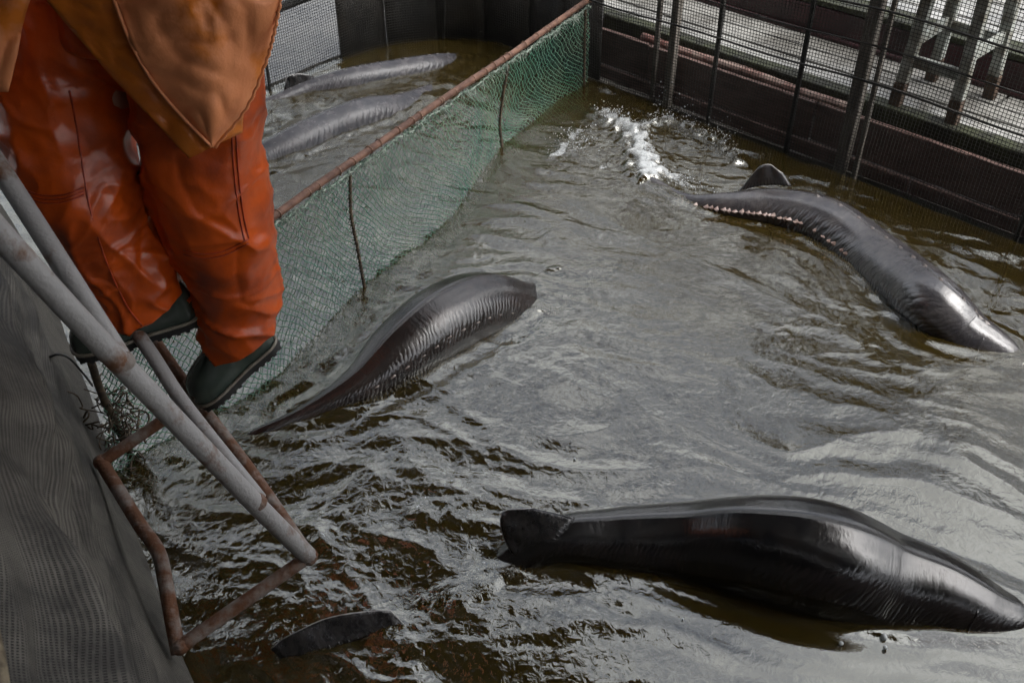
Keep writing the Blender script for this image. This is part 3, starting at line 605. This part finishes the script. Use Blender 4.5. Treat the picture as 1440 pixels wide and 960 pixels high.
# ------------------------------------------------------------------ fish
def cross(th, w, h, ridge):
    c, s = np.cos(th), np.sin(th); x = np.sign(c) * np.abs(c)**.92 * w; y = np.sign(s) * np.abs(s)**.96 * h
    y = y + ridge * np.exp(-((th - np.pi / 2) / .16)**2); return x, y
def frames(P):
    C = P[:, :3]; T = np.gradient(C, axis=0); T /= np.linalg.norm(T, axis=1)[:, None]
    N = np.cross([0, 0, 1.], T); N /= np.linalg.norm(N, axis=1)[:, None]; Uv = np.cross(T, N); return C, T, N, Uv
def fish(num, label, skin, rib, side_sign, dorsal=None, lateral=None, lat_mat='scute_dim', dors_sc=True, tail=None, pect=None, roll=0.0):
    t = empty('sturgeon', label, 'fish', 'sturgeons in the pond')
    P = spline(FISH[num], 300); P[:, 3] = np.maximum(P[:, 3], .006); C, T, N, Uv = frames(P)
    if roll: 
        c, s = math.cos(roll), math.sin(roll); N, Uv = N * c + Uv * s, Uv * c - N * s
    ns, nt = 300, 96; th = np.linspace(0, 2 * np.pi, nt, endpoint=False); s = np.linspace(0, 1, ns)
    V = np.zeros((ns, nt, 3)); rib_env = np.clip((s - .22) / .1, 0, 1) * np.clip((.80 - s) / .2, 0, 1)
    for i in range(ns):
        w, h = P[i, 3] * 1.0, P[i, 3] * 1.0; x, y = cross(th, w, h, .05 * P[i, 3])
        # herring-bone muscle ribs down the flank
        fl = np.exp(-((np.abs(np.abs(th - np.pi / 2) - 1.2)) / .36)**2)
        ph = (s[i] * 300 * .21 + np.abs(th - np.pi / 2) * 1.9) * 2 * np.pi * .5
        k = 1 + rib * rib_env[i] * fl * (np.abs(np.sin(ph)) - .6)
        # slightly keeled flank
        k = k + .03 * np.exp(-((np.abs(th - np.pi / 2) - 1.45) / .15)**2)
        lump = .012 * mnoise.noise(Vector((s[i] * 9, 0, num))) 
        V[i] = C[i] + (x * k)[:, None] * N[i] + (y * k + lump * w)[:, None] * Uv[i]
    b = MB(); f = [(i * nt + j, i * nt + (j + 1) % nt, (i + 1) * nt + (j + 1) % nt, (i + 1) * nt + j) for i in range(ns - 1) for j in range(nt)]
    b.add(V.reshape(-1, 3), f + [tuple(range(nt))[::-1], tuple((ns - 1) * nt + j for j in range(nt))]); bo_ = b.build('body', skin, t)
    arc_ = np.r_[0, np.cumsum(np.linalg.norm(np.diff(C, axis=0), axis=1))]; uu, tt_ = np.meshgrid(arc_, np.abs((th - np.pi / 2 + np.pi) % (2 * np.pi) - np.pi) * .12, indexing='ij'); uv_attr(bo_, np.stack([uu + .7 * num, tt_ + (np.cos(th) > 0)[None] * 3.], -1))
    def surf(si, thv):
        i = int(np.clip(si * (ns - 1), 0, ns - 1)); x, y = cross(np.array([thv]), P[i, 3], P[i, 3], .05 * P[i, 3]); k = 1 + .03 * math.exp(-((abs(thv - np.pi / 2) - 1.45) / .15)**2)
        p = C[i] + x[0] * k * N[i] + y[0] * k * Uv[i]; nn = unit(x[0] * N[i] + y[0] * Uv[i]); return p, nn, T[i]
    def scute(p, nn, tt, a, bb, m, hgt):
        sd_ = np.cross(nn, tt); e = MB(); v = [p - tt * a - nn * .002, p + sd_ * bb - nn * .002, p + tt * a * .7 - nn * .002, p - sd_ * bb - nn * .002, p + nn * hgt - tt * a * .45]
        e.add(v, [(0, 1, 4), (1, 2, 4), (2, 3, 4), (3, 0, 4), (3, 2, 1, 0)]); e.build('scute', M[m], t, False)
    if lateral:
        s0, s1, n, thl, a, bb, hg = lateral
        thv = thl if side_sign > 0 else np.pi - thl
        for q in np.linspace(s0, s1, n):
            if random.random() > .06: scute(*surf(q + random.uniform(-.002, .002), thv + random.uniform(-.03, .03)), a * random.uniform(.7, 1.15), bb * random.uniform(.6, 1.25), lat_mat, hg * random.uniform(.6, 1.2))
    if dors_sc:
        for q in np.linspace(.40, .80, 13): scute(*surf(q, np.pi / 2), .020, .010, 'scute_dim' if num > 3 else 'fin', .006)
    def fin(name, outline_base, outline_tip, thick=.006, edge=True, m='fin'):
        Bs, Tp = spline(outline_base, 16), spline(outline_tip, 16); nb = 9; Gf = np.array([[Bs[i] * (1 - q) + Tp[i] * q for q in np.linspace(0, 1, nb)] for i in range(16)])
        nrm = unit(np.cross(Bs[-1] - Bs[0], Tp[8] - Bs[8])); Gf = Gf + nrm * (.004 * np.sin(np.arange(16) * 1.1)[:, None] * np.linspace(0, 1, nb)[None])[..., None]
        e = MB(); e.grid(Gf); o = e.build(name, M[m], t, solid=thick)
        for i in range(1, 16):                                     # fin rays
            r_ = MB(); r_.tube(Gf[i], np.linspace(.0042, .0018, nb), 5); r_.build('fin_ray', M['fin'], o)
        if edge: r_ = MB(); r_.tube(np.vstack([Gf[0, :], Gf[1:, -1]]), .0024, 5); r_.build('fin_edge', M['fin_edge'], o)
        return o
    if dorsal:
        si, base, tip = dorsal
        if si is None: fin('dorsal_fin', [atz(*q) for q in base], [atz(*q) for q in tip])
        else: i = int(si * (ns - 1)); nn = N[i]; p0 = C[i]; fin('dorsal_fin', [onplane(x, y, p0, nn) for x, y in base], [onplane(x, y, p0, nn) + nn * .012 for x, y in tip], m='fish_grey' if num == 4 else 'fin')
    if tail:
        base, tip = tail; fin('tail_fin', [atz(*q) for q in base], [atz(*q) for q in tip])
    for (base, tip) in (pect or []): fin('pectoral_fin', [atz(*q) for q in base], [atz(*q) for q in tip], edge=True)
    # eye and gill cover on the head
    for sg in (-1, 1):
        e = MB(); p, nn, tt = surf(.93, np.pi / 2 - sg * 1.0); e.add(*ico(p, .006)); e.build('eye', M['tread'], t)
        gp = [surf(.835 - .018 * math.sin(q * 1.6), np.pi / 2 - sg * q)[0] - surf(.835, np.pi / 2 - sg * q)[1] * .001 for q in np.linspace(.7, 1.7, 10)]
        e = MB(); e.tube(gp, .004, 5); e.build('gill_edge', skin, t)
    return t

fish(5, 'glossy black sturgeon with raised dorsal fin along the bottom right', M['fish'], .008, -1, dors_sc=False,
     dorsal=(None, [(742, 794, .005), (765, 778, .05), (788, 754, .095), (808, 729, .12)], [(719, 775, .04), (707, 750, .085), (708, 720, .13), (748, 715, .145)]),
     tail=([(566, 876, .008), (505, 898, .012), (440, 917, .014), (396, 924, .012)], [(548, 858, .055), (480, 864, .075), (418, 887, .065), (381, 911, .04)]),
     pect=[([(1180, 712, -.03), (1220, 720, -.03), (1260, 735, -.03), (1300, 755, -.03)], [(1212, 680, -.012), (1245, 682, -.008), (1286, 690, -.008), (1294, 728, -.012)])])
fish(4, 'grey sturgeon by the right mesh wall with a row of pale bony scutes', M['fish_grey'], .04, -1,
     dorsal=(.34, [(1040, 268), (1065, 262), (1090, 260), (1112, 262)], [(1055, 250), (1068, 236), (1082, 234), (1100, 246)]),
     lateral=(.16, .50, 34, .20, .019, .012, .012), lat_mat='scute')
fish(3, 'dark brown sturgeon with arched wet back in the middle of the pond', M['fish_brown'], .004, -1, dors_sc=False,
     lateral=(.32, .76, 16, .40, .021, .005, .0028), lat_mat='scute_mid')
fish(2, 'grey ribbed sturgeon beyond the green net, nearer of two', M['fish_far'], .05, -1, dors_sc=False)
fish(1, 'far grey sturgeon with a black dorsal fin beyond the green net', M['fish_far'], .045, -1,
     dorsal=(.24, [(398, 133), (415, 128), (432, 120), (447, 113)], [(402, 122), (406, 110), (420, 105), (440, 108)]))

# ------------------------------------------------------------------ splash and drops
def drops(name, label, strokes, cat):
    b = MB(); base_v, base_f = ico(np.zeros(3), 1.0); bm = bmesh.new(); bmesh.ops.create_icosphere(bm, subdivisions=1, radius=1); bv = np.array([q.co[:] for q in bm.verts]); bf = [[w.index for w in q.verts] for q in bm.faces]; bm.free()
    for pts, n, spread, zlo, zhi, rmax in strokes:
        P = spline([atz(a, c) for a, c in pts], 60)
        for k in range(n):
            p = P[random.randrange(60)] + np.array([random.gauss(0, spread), random.gauss(0, spread), random.uniform(zlo, zhi)]); r = .0007 + .6 * rmax * random.random()**4
            st = np.array([1, 1, random.uniform(.8, 1.7)]); b.add(bv * r * st + p, bf)
    return tag(b.build(name, M['drop']), label, cat, kind='stuff')
drops('splash_drops', 'white spray and drops thrown up by the tail near the right mesh wall', [
    ([(912, 248), (903, 225), (893, 200), (872, 180), (850, 168)], 1300, .030, .0, .09, .0055),
    ([(893, 195), (915, 178), (945, 170), (985, 190), (1015, 203), (1038, 230)], 800, .026, .0, .06, .005),
    ([(785, 222), (800, 205), (815, 190), (815, 215)], 700, .045, .0, .03, .006),
    ([(935, 245), (955, 258), (985, 272)], 420, .035, .0, .03, .005),
    ([(930, 165), (925, 150), (960, 170), (1020, 200)], 160, .04, .02, .16, .006),
    ([(640, 850), (680, 820), (715, 800)], 160, .035, .0, .015, .0035),
    ([(400, 700), (450, 750), (590, 715), (640, 780)], 160, .08, .0, .006, .003),
    ([(960, 140), (1040, 185), (1120, 205), (1160, 250)], 70, .03, -.0, .03, .004)], 'splash')
# bubbles floating on the calm water
bub = [(680, 792, .006), (1183, 904, .006), (1243, 895, .009), (1245, 910, .006), (812, 868, .004), (725, 880, .004), (655, 925, .005), (808, 645, .004), (1075, 700, .004), (960, 870, .003)]
for x, y, r in bub:
    e = MB(); e.add(*ico(atz(x, y, .004), r)); tag(e.build('bubble', M['drop']), 'small round bubble floating on the calm water by the black sturgeon', 'bubble', 'bubbles on the water')

# ------------------------------------------------------------------ person in oilskins
per = empty('person', 'person in orange oilskin trousers and salmon jacket standing on the ladder', 'person')
legR = [(343, 500, 2.735, 47), (338, 468, 2.70, 53), (334, 430, 2.66, 57), (331, 390, 2.61, 62), (318, 340, 2.54, 74), (303, 290, 2.48, 83), (290, 240, 2.42, 86), (283, 200, 2.37, 84), (282, 150, 2.32, 88), (278, 90, 2.27, 96), (270, 30, 2.22, 104), (262, -30, 2.18, 104)]
legL = [(205, 436, 2.60, 64), (193, 405, 2.57, 66), (170, 365, 2.51, 69), (140, 320, 2.45, 70), (116, 270, 2.39, 86), (98, 215, 2.37, 92), (90, 150, 2.37, 96), (90, 90, 2.35, 100), (100, 30, 2.31, 108), (110, -30, 2.25, 110)]
def loft(b, rings, squash=.92):
    P = np.array([atd(x, y, d) for x, y, d, _ in rings]); r = np.array([w * d / FPX for _, _, d, w in rings]); Q = spline(np.c_[P, r], 60); b.tube(Q[:, :3], Q[:, 3], 28, flat=squash); return Q
b = MB(); QR = loft(b, legR); QL = loft(b, legL)
hipR, hipL = atd(262, -30, 2.18), atd(110, -30, 2.25); hip = (hipR + hipL) / 2
fwd = unit([-.75, -.66, 0]); lft = np.array([.66, -.75, 0])
for k, (dz, ra) in enumerate(((-.13, .15), (-.02, .17), (.12, .165), (.24, .155))): pass
b.tube(spline([np.r_[hipR * .8 + hipL * .2] - [0, 0, .10], hip - [0, 0, .09], hipL * .8 + hipR * .2 - [0, 0, .10]], 20), .135, 24)
b.tube(spline([hip - [0, 0, .10], hip + [0, 0, .1], hip + [0, 0, .28]], 20), .19, 28, flat=.9)
tro = b.build('trousers', M['trousers'], per)
def remesh(o, vox, iters=6):
    r = o.modifiers.new('r', 'REMESH'); r.mode = 'VOXEL'; r.voxel_size = vox
    if iters: s_ = o.modifiers.new('s', 'SMOOTH'); s_.factor = .5; s_.iterations = iters
    dg = bpy.context.evaluated_depsgraph_get(); me2 = bpy.data.meshes.new_from_object(o.evaluated_get(dg)); o.modifiers.clear()
    old = o.data; o.data = me2; me2.materials.clear(); me2.materials.append(old.materials[0]); me2.polygons.foreach_set('use_smooth', [True] * len(me2.polygons))
remesh(tro, .0065, 8)
def folds(o, fn):
    me = o.data; n = len(me.vertices); co = np.zeros(n * 3); no = np.zeros(n * 3); me.vertices.foreach_get('co', co); me.vertices.foreach_get('normal', no)
    co = co.reshape(-1, 3); no = no.reshape(-1, 3); d = np.array([fn(Vector(p)) for p in co]); co += no * d[:, None]; me.vertices.foreach_set('co', co.ravel()); me.update()
knR, knL = Vector(QR[26, :3]), Vector(QL[26, :3]); anR, anL = Vector(QR[6, :3]), Vector(QL[6, :3]); cro = Vector((hip - [0, 0, .18]))
def rid(v): return 1 - 2 * abs(mnoise.noise(v))
def trfold(p):
    dk = min((p - knR).length, (p - knL).length); da = min((p - anR).length, (p - anL).length); dc = (p - cro).length
    q = p + .05 * mnoise.noise_vector(p * 4)
    v = .006 * mnoise.noise(Vector((q.x * 5, q.y * 5, q.z * 3)))
    v += .015 * rid(Vector((q.x * 7 + q.z * 5, q.y * 7, q.z * 9 - q.x * 4))) ** 3 * math.exp(-(dk / .16)**2)
    v += .024 * rid(Vector((q.x * 5, q.y * 5, q.z * 15 + q.x * 6))) ** 3 * math.exp(-(da / .15)**2)
    v += .024 * rid(Vector((q.x * 6 - q.z * 6, q.y * 5, q.z * 9 + q.x * 5))) * math.exp(-(dc / .25)**2)
    v += .011 * rid(Vector((q.x * 8 + q.z * 2.5, q.y * 8, q.z * 2.4))) ** 3 + .003 * rid(Vector((q.x * 14 - q.z * 9, q.y * 14, q.z * 12 + q.x * 8)))
    v += .005 * max(0, rid(Vector((q.x * 5 + q.z * 4, q.y * 5, q.z * 6 - q.x * 3 + 7)))) ** 7 - .004 * max(0, rid(Vector((q.x * 4 - q.z * 3, q.y * 4 + 3, q.z * 4 + q.x * 3)))) ** 8
    return v
folds(tro, trfold)
def near_leg(p, own, oth): return np.min(np.linalg.norm(own[:, :3] - p, axis=1)) < np.min(np.linalg.norm(oth[:, :3] - p, axis=1))
def cut(o, mid, n, own, oth):
    mid = Vector(mid); n = Vector(n).normalized(); bm = bmesh.new(); bm.from_mesh(o.data)
    fs = [f for f in bm.faces if (f.calc_center_median() - mid).length < .22]; vs_ = {v for f in fs for v in f.verts}; es = {x for f in fs for x in f.edges}
    bmesh.ops.bisect_plane(bm, geom=list(vs_) + list(es) + fs, plane_co=mid, plane_no=n, clear_outer=False)
    kill = [f for f in bm.faces if (f.calc_center_median() - mid).length < .22 and (f.calc_center_median() - mid).dot(n) > 0 and near_leg(np.array(f.calc_center_median()), own[:30], oth[:30])]
    bmesh.ops.delete(bm, geom=kill, context='FACES'); bm.to_mesh(o.data); bm.free()
cut(tro, atd(343, 474, 2.71), (.42, 0, -1), QR, QL); cut(tro, atd(205, 434, 2.60), (.55, 0, -1), QL, QR)
bvh = BVHTree.FromPolygons([v.co[:] for v in tro.data.vertices], [p.vertices[:] for p in tro.data.polygons])
def seam(pts, r=.0022, m='seam', name='seam'):
    q = []
    for x, y in spline([(a, c, 0) for a, c in pts], 26)[:, :2]:
        hit = bvh.ray_cast(Vector(CAMP), Vector(ray(x, y)).normalized())
        if hit[0] is not None: q.append(np.array(hit[0]) - unit(ray(x, y)) * .0012)
    if len(q) > 3:
        q = np.array(q); q[1:-1] = (q[:-2] + q[1:-1] + q[2:]) / 3; e = MB(); e.tube(q, r, 5); e.build(name, M[m], tro)
for d in (0, 5, 10): seam([(36, 268 + d), (60, 275 + d), (90, 274 + d), (118, 264 + d)])
seam([(98, 128), (108, 180), (117, 240), (128, 300), (150, 370), (178, 430), (200, 458)])
for d in (0, 6): seam([(258, 352 + d), (285, 357 + d), (315, 353 + d), (350, 336 + d)])
seam([(332, 190), (335, 240), (342, 300), (350, 336)]); seam([(326, 190), (329, 240), (336, 300), (344, 338)])
# boots: heel point, toe point
def boot(heel, toe, label, Q):
    f = toe - heel; L = np.linalg.norm(f); f = f / L; sd_ = unit(np.cross([0, 0, 1], f)); up = np.cross(f, sd_)
    st = np.array([0, .04, .12, .25, .4, .55, .7, .83, .93, .98, 1.0]); hw = np.array([.020, .036, .044, .045, .045, .051, .058, .059, .050, .033, .009]); ht = np.array([.08, .12, .15, .155, .145, .122, .104, .088, .068, .050, .026])
    A = spline(np.c_[st, hw, ht], 40); nt = 26; th = np.linspace(0, 2 * np.pi, nt, endpoint=False); V = []
    for s, w, h in A:
        c, q = np.cos(th), np.sin(th); x = np.sign(c) * np.abs(c)**.75 * w; z = np.where(q > 0, .022 + np.abs(q)**.85 * (h - .022), .022 + q * .016)
        V.append(heel + f * s * L + sd_ * x[:, None] + up * z[:, None])
    V = np.array(V); bb = MB(); n = len(A); bb.add(V.reshape(-1, 3), [(i * nt + j, i * nt + (j + 1) % nt, (i + 1) * nt + (j + 1) % nt, (i + 1) * nt + j) for i in range(n - 1) for j in range(nt)] + [tuple(range(nt)), tuple((n - 1) * nt + j for j in range(nt))][::-1])
    bb.tube(spline([heel + f * .075 + up * .06, (heel + f * .08 + up * .13) * .6 + Q[1, :3] * .4, Q[6, :3], Q[13, :3]], 14), [.05] * 5 + [.06] * 9, 20)
    o = bb.build('boot', M['boot'], per); o['label'] = label
    out = [(s, w) for s, w, h in A]; edge = np.array([heel + f * s * L + sd_ * (w + .004) + up * .017 for s, w in out] + [heel + f * s * L - sd_ * (w + .004) + up * .017 for s, w in out[::-1]]); edge = np.vstack([edge, edge[:1]])
    e = MB(); e.tube(edge, .005, 6); e.build('welt', M['welt'], o)
    e = MB(); nn = len(out)
    vt = [heel + f * s * L + sd_ * (w + .004) * g + up * z for z in (.012, -.006) for g in (1, -1) for s, w in out]
    fc = []
    for i in range(nn - 1): fc += [(i, i + 1, nn + i + 1, nn + i), (2 * nn + i, 3 * nn + i, 3 * nn + i + 1, 2 * nn + i + 1), (i, 2 * nn + i, 2 * nn + i + 1, i + 1), (nn + i, nn + i + 1, 3 * nn + i + 1, 3 * nn + i)]
    fc += [(0, nn, 3 * nn, 2 * nn), (nn - 1, 3 * nn - 1, 4 * nn - 1, 2 * nn - 1)]
    e.add(vt, fc); so_ = e.build('sole', M['tread'], o, False)
    for k, s in enumerate(np.linspace(.04, .95, 13)):
        w = np.interp(s, A[:, 0], A[:, 1])
        if .36 < s < .5: continue
        e = MB(); e.box(heel + f * s * L - up * .009, .012, 2 * w + .006, .008, f, sd_, up); e.build('tread_lug', M['tread'], o, False, bevel=.002)
    return o
boot(atz(388, 474, .50), atz(278, 566, .375), 'dark green rubber boot, toe down on the rusty rail', QR)
boot(atz(280, 443, .63), atz(104, 494, .60), 'dark green rubber boot, toe behind the thick grey rail', QL)
# jacket
def flap(E1p, E2p, dep, back, m, name, parent, na=40, nb=30, bulge=.03, wob=.013, seed=1):
    A, B = spline([(*q, 0) for q in E1p], na)[:, :2], spline([(*q, 0) for q in E2p], na)[:, :2]; Gf = np.zeros((na, nb, 3))
    for i in range(na):
        t = i / (na - 1); d0 = np.interp(t, np.linspace(0, 1, len(dep)), dep)
        for j in range(nb):
            q = j / (nb - 1); x, y = A[i] * (1 - q) + B[i] * q
            wob_ = wob * (mnoise.noise(Vector((x / 55, y / 70, seed))) + .9 * rid(Vector((x / 48 - y / 60, y / 75 + x / 90, seed + 7))) ** 3 + .6 * rid(Vector((x / 60 + y / 90, y / 220, seed + 3))))
            Gf[i, j] = atd(x, y, d0 + back[0] * (1 - q)**2 + back[1] * q**2.2 - bulge * math.sin(math.pi * q) + wob_)
    e = MB(); e.grid(Gf); return e.build(name, M[m], parent, solid=.004), Gf
jb = MB()
for dz, ra, fl in (): pass
tw = [hip + np.array([0, 0, .08]) + fwd * .0, hip + [0, 0, .16], hip + [0, 0, .34], hip + [0, 0, .50], hip + [0, 0, .57]]
tr_ = [.225, .235, .245, .21, .10]
Q = spline(np.c_[np.array(tw), tr_], 40)
ring = []
for p in Q:
    th = np.linspace(0, 2 * np.pi, 40, endpoint=False)
    ring.append(p[:3] + p[3] * (np.cos(th)[:, None] * lft * 1.05 + np.sin(th)[:, None] * fwd * .82))
ring = np.array(ring); jb.add(ring.reshape(-1, 3), [(i * 40 + j, i * 40 + (j + 1) % 40, (i + 1) * 40 + (j + 1) % 40, (i + 1) * 40 + j) for i in range(39) for j in range(40)])
jk = jb.build('jacket', M['jacket'], per, solid=.004)
sh = hip + np.array([0, 0, .56])
elL, elR = sh + lft * .30 + fwd * .05 - [0, 0, .30], sh - lft * .30 + fwd * .05 - [0, 0, .30]; wrL, wrR = elL + fwd * .26 - lft * .08 + [0, 0, .02], elR + fwd * .26 + lft * .08 + [0, 0, .02]
for a, c, w in ((sh + lft * .17, elL, wrL), (sh - lft * .17, elR, wrR)):
    e = MB(); e.tube(spline([a, (a + c) / 2 + [0, 0, .02], c, (c + w) / 2, w], 24), np.interp(np.linspace(0, 1, 24), [0, .5, 1], [.10, .085, .065]), 16); e.build('sleeve', M['jacket'], jk).location = (0, 0, -.0)
o1, _ = flap([(120, -60), (160, 0), (183, 58), (213, 112), (255, 163), (298, 207)], [(420, -60), (393, 0), (384, 45), (372, 88), (345, 152), (300, 208)], [1.92, 1.95, 1.99, 2.035, 2.085, 2.14], (.02, .07), 'jacket', 'front_flap', jk, seed=2)
flap([(20, -60), (65, 0), (112, 55), (160, 110), (212, 165), (266, 222)], [(330, -60), (335, 0), (338, 60), (340, 110), (342, 150), (340, 186)], [1.965, 1.99, 2.03, 2.075, 2.115, 2.165], (.01, .05), 'jacket_in', 'lining_flap', jk, seed=5, bulge=.015)
flap([(-90, -60), (-85, -10), (-80, 40), (-75, 90), (-70, 128)], [(60, -60), (45, -10), (33, 30), (24, 80), (12, 129)], [1.97, 1.99, 2.02, 2.05, 2.08], (.0, .02), 'jacket', 'front_flap', jk, seed=8, bulge=.01, nb=20)
# serrated welt of the hem
e = MB(); hp = spline([(*q, 0) for q in [(396, -6), (386, 45), (374, 88), (347, 152), (302, 208)]], 90)[:, :2]
hd = np.interp(np.linspace(0, 1, 90), [0, 1], [2.16, 2.19]); e.tube([atd(x + .9 * math.sin(i * 1.15), y, np.interp(i / 89, [0, .5, 1], [2.02, 2.075, 2.145]) - .0) for i, (x, y) in enumerate(hp)], .0035, 6); e.build('hem', M['jacket'], jk)
e = MB(); e.tube([atd(x, y, d) for (x, y), d in zip(spline([(160, 0, 0), (183, 58, 0), (213, 112, 0), (255, 163, 0), (298, 207, 0)], 40)[:, :2], np.linspace(1.97, 2.14, 40))], .0035, 6); e.build('hem', M['jacket'], jk)
# the body itself: one continuous figure inside the clothes, head, arms and hands included
bm = bmesh.new(); sk = bm.verts.layers.skin.verify(); vs = {}
def jv_(n, p, r, par=None):
    v = bm.verts.new(Vector(p)); v[sk].radius = (r, r); vs[n] = v
    if par: bm.edges.new((vs[par], v))
    return v
v0 = jv_('pelvis', hip, .12); v0[sk].use_root = True
jv_('chest', hip + [0, 0, .38], .13, 'pelvis'); jv_('neck', hip + [0, 0, .58] + fwd * .01, .055, 'chest'); jv_('skull', hip + [0, 0, .70] + fwd * .03, .085, 'neck'); jv_('crown', hip + [0, 0, .80] + fwd * .02, .07, 'skull')
jv_('nose', hip + [0, 0, .69] + fwd * .125, .014, 'skull')
for sg, nm, hp_, Qx, el, wr in ((1, 'l', hipR, QR, elL, wrL), (-1, 'r', hipL, QL, elR, wrR)):
    jv_('hip' + nm, hip + lft * .09 * sg - [0, 0, .08], .095, 'pelvis'); jv_('knee' + nm, Qx[26, :3], .06, 'hip' + nm); jv_('ankle' + nm, Qx[5, :3], .035, 'knee' + nm)
    jv_('sho' + nm, sh + lft * .17 * sg - [0, 0, .02], .06, 'chest'); jv_('elb' + nm, el, .042, 'sho' + nm); jv_('wri' + nm, wr, .028, 'elb' + nm); jv_('palm' + nm, wr + fwd * .07, .026, 'wri' + nm)
    for k in range(4):
        a = wr + fwd * (.10) + lft * sg * (.024 - .016 * k); jv_(f'f{nm}{k}', a, .009, 'palm' + nm); jv_(f'g{nm}{k}', a + fwd * (.05 - .006 * abs(k - 1.5)) - [0, 0, .02], .008, f'f{nm}{k}')
    jv_('th' + nm, wr + fwd * .06 - lft * sg * .045, .010, 'palm' + nm); jv_('ti' + nm, wr + fwd * .10 - lft * sg * .055 - [0, 0, .01], .009, 'th' + nm)
me = bpy.data.meshes.new('body'); bm.to_mesh(me); bm.free(); me.materials.append(M['skin']); bo = bpy.data.objects.new('body', me); COL.objects.link(bo); bo.parent = per
bo.modifiers.new('skin', 'SKIN').use_smooth_shade = True; q = bo.modifiers.new('sub', 'SUBSURF'); q.levels = 1; q.render_levels = 2
e = MB(); hc = hip + [0, 0, .735] + fwd * .0
for k in range(1): 
    th = np.linspace(0, 2 * np.pi, 24, endpoint=False); Gv = []
    for a in np.linspace(0, 1.9, 10): Gv.append(hc + np.array([0, 0, 1]) * .125 * math.cos(a) + .115 * math.sin(a) * (np.cos(th)[:, None] * lft + np.sin(th)[:, None] * fwd) - fwd * .02)
    Gv = np.array(Gv); e.add(Gv.reshape(-1, 3), [(i * 24 + j, i * 24 + (j + 1) % 24, (i + 1) * 24 + (j + 1) % 24, (i + 1) * 24 + j) for i in range(9) for j in range(24)])
e.build('knitted_hat', M['wire'], per)

# ------------------------------------------------------------------ shelter roof over the near bank (out of view, mirrored in the water)
roof = empty('shelter', 'dark board shelter roof over the near left bank, seen mirrored in the water', 'shelter')
ev0 = np.array([-.05, 4.9, 0]); ed = E1; inn = -OUT
for k in range(26):
    b = MB(); c = ev0 + ed * 5.0 + inn * (.12 + .2 * k) + np.array([0, 0, 4.2 + .05 * k]); b.box(c, 15.0, .198, .03, ed, unit(inn + np.array([0, 0, .25]))); b.build('roof_board', M['roof'], roof, False)
for k in range(10):
    b = MB(); c = ev0 + ed * (-2.2 + 1.65 * k) + inn * 2.6 + np.array([0, 0, 4.74]); b.box(c, .08, 5.3, .14, ed, unit(inn + np.array([0, 0, .25]))); b.build('rafter', M['roof'], roof, False)
for k in (-2.2, 2.0, 6.2, 11.0):
    b = MB(); c = ev0 + ed * k + inn * 5.1 + np.array([0, 0, 2.65]); b.box(c, .14, .14, 5.34, ed, inn); b.build('post', M['roof'], roof, False)

for k in range(75):  # unseen back wall, added to darken what the fish flanks mirror
    b = MB(); c = ev0 + ed * (-2.4 + .2 * k) + inn * 5.3 + np.array([0, 0, 2.7]); b.box(c, .198, .03, 5.4, ed, inn); b.build('added_wall_board', M['roof'], roof, False)

# unseen low plank wall, added behind the camera to darken the wet fish flanks
nw = empty('added_near_wall', 'unseen low dark plank wall added at the near end to darken reflections', 'plank wall')
npt = np.array([(.25, -.45), (1.8, -.45), (3.45, -.45), (4.5, 1.1), (3.95, 1.65)])
for i in range(len(npt) - 1):
    a_, c_ = npt[i], npt[i + 1]; d_ = np.r_[unit(c_ - a_), 0]; n_ = np.array([-d_[1], d_[0], 0]); Ln = np.linalg.norm(c_ - a_)
    for r_ in range(6):
        b = MB(); b.box(np.r_[(a_ + c_) / 2, -.05 + .2 * r_], Ln - .01, .035, .194, d_, n_); b.build('plank', M['board'], nw, False)
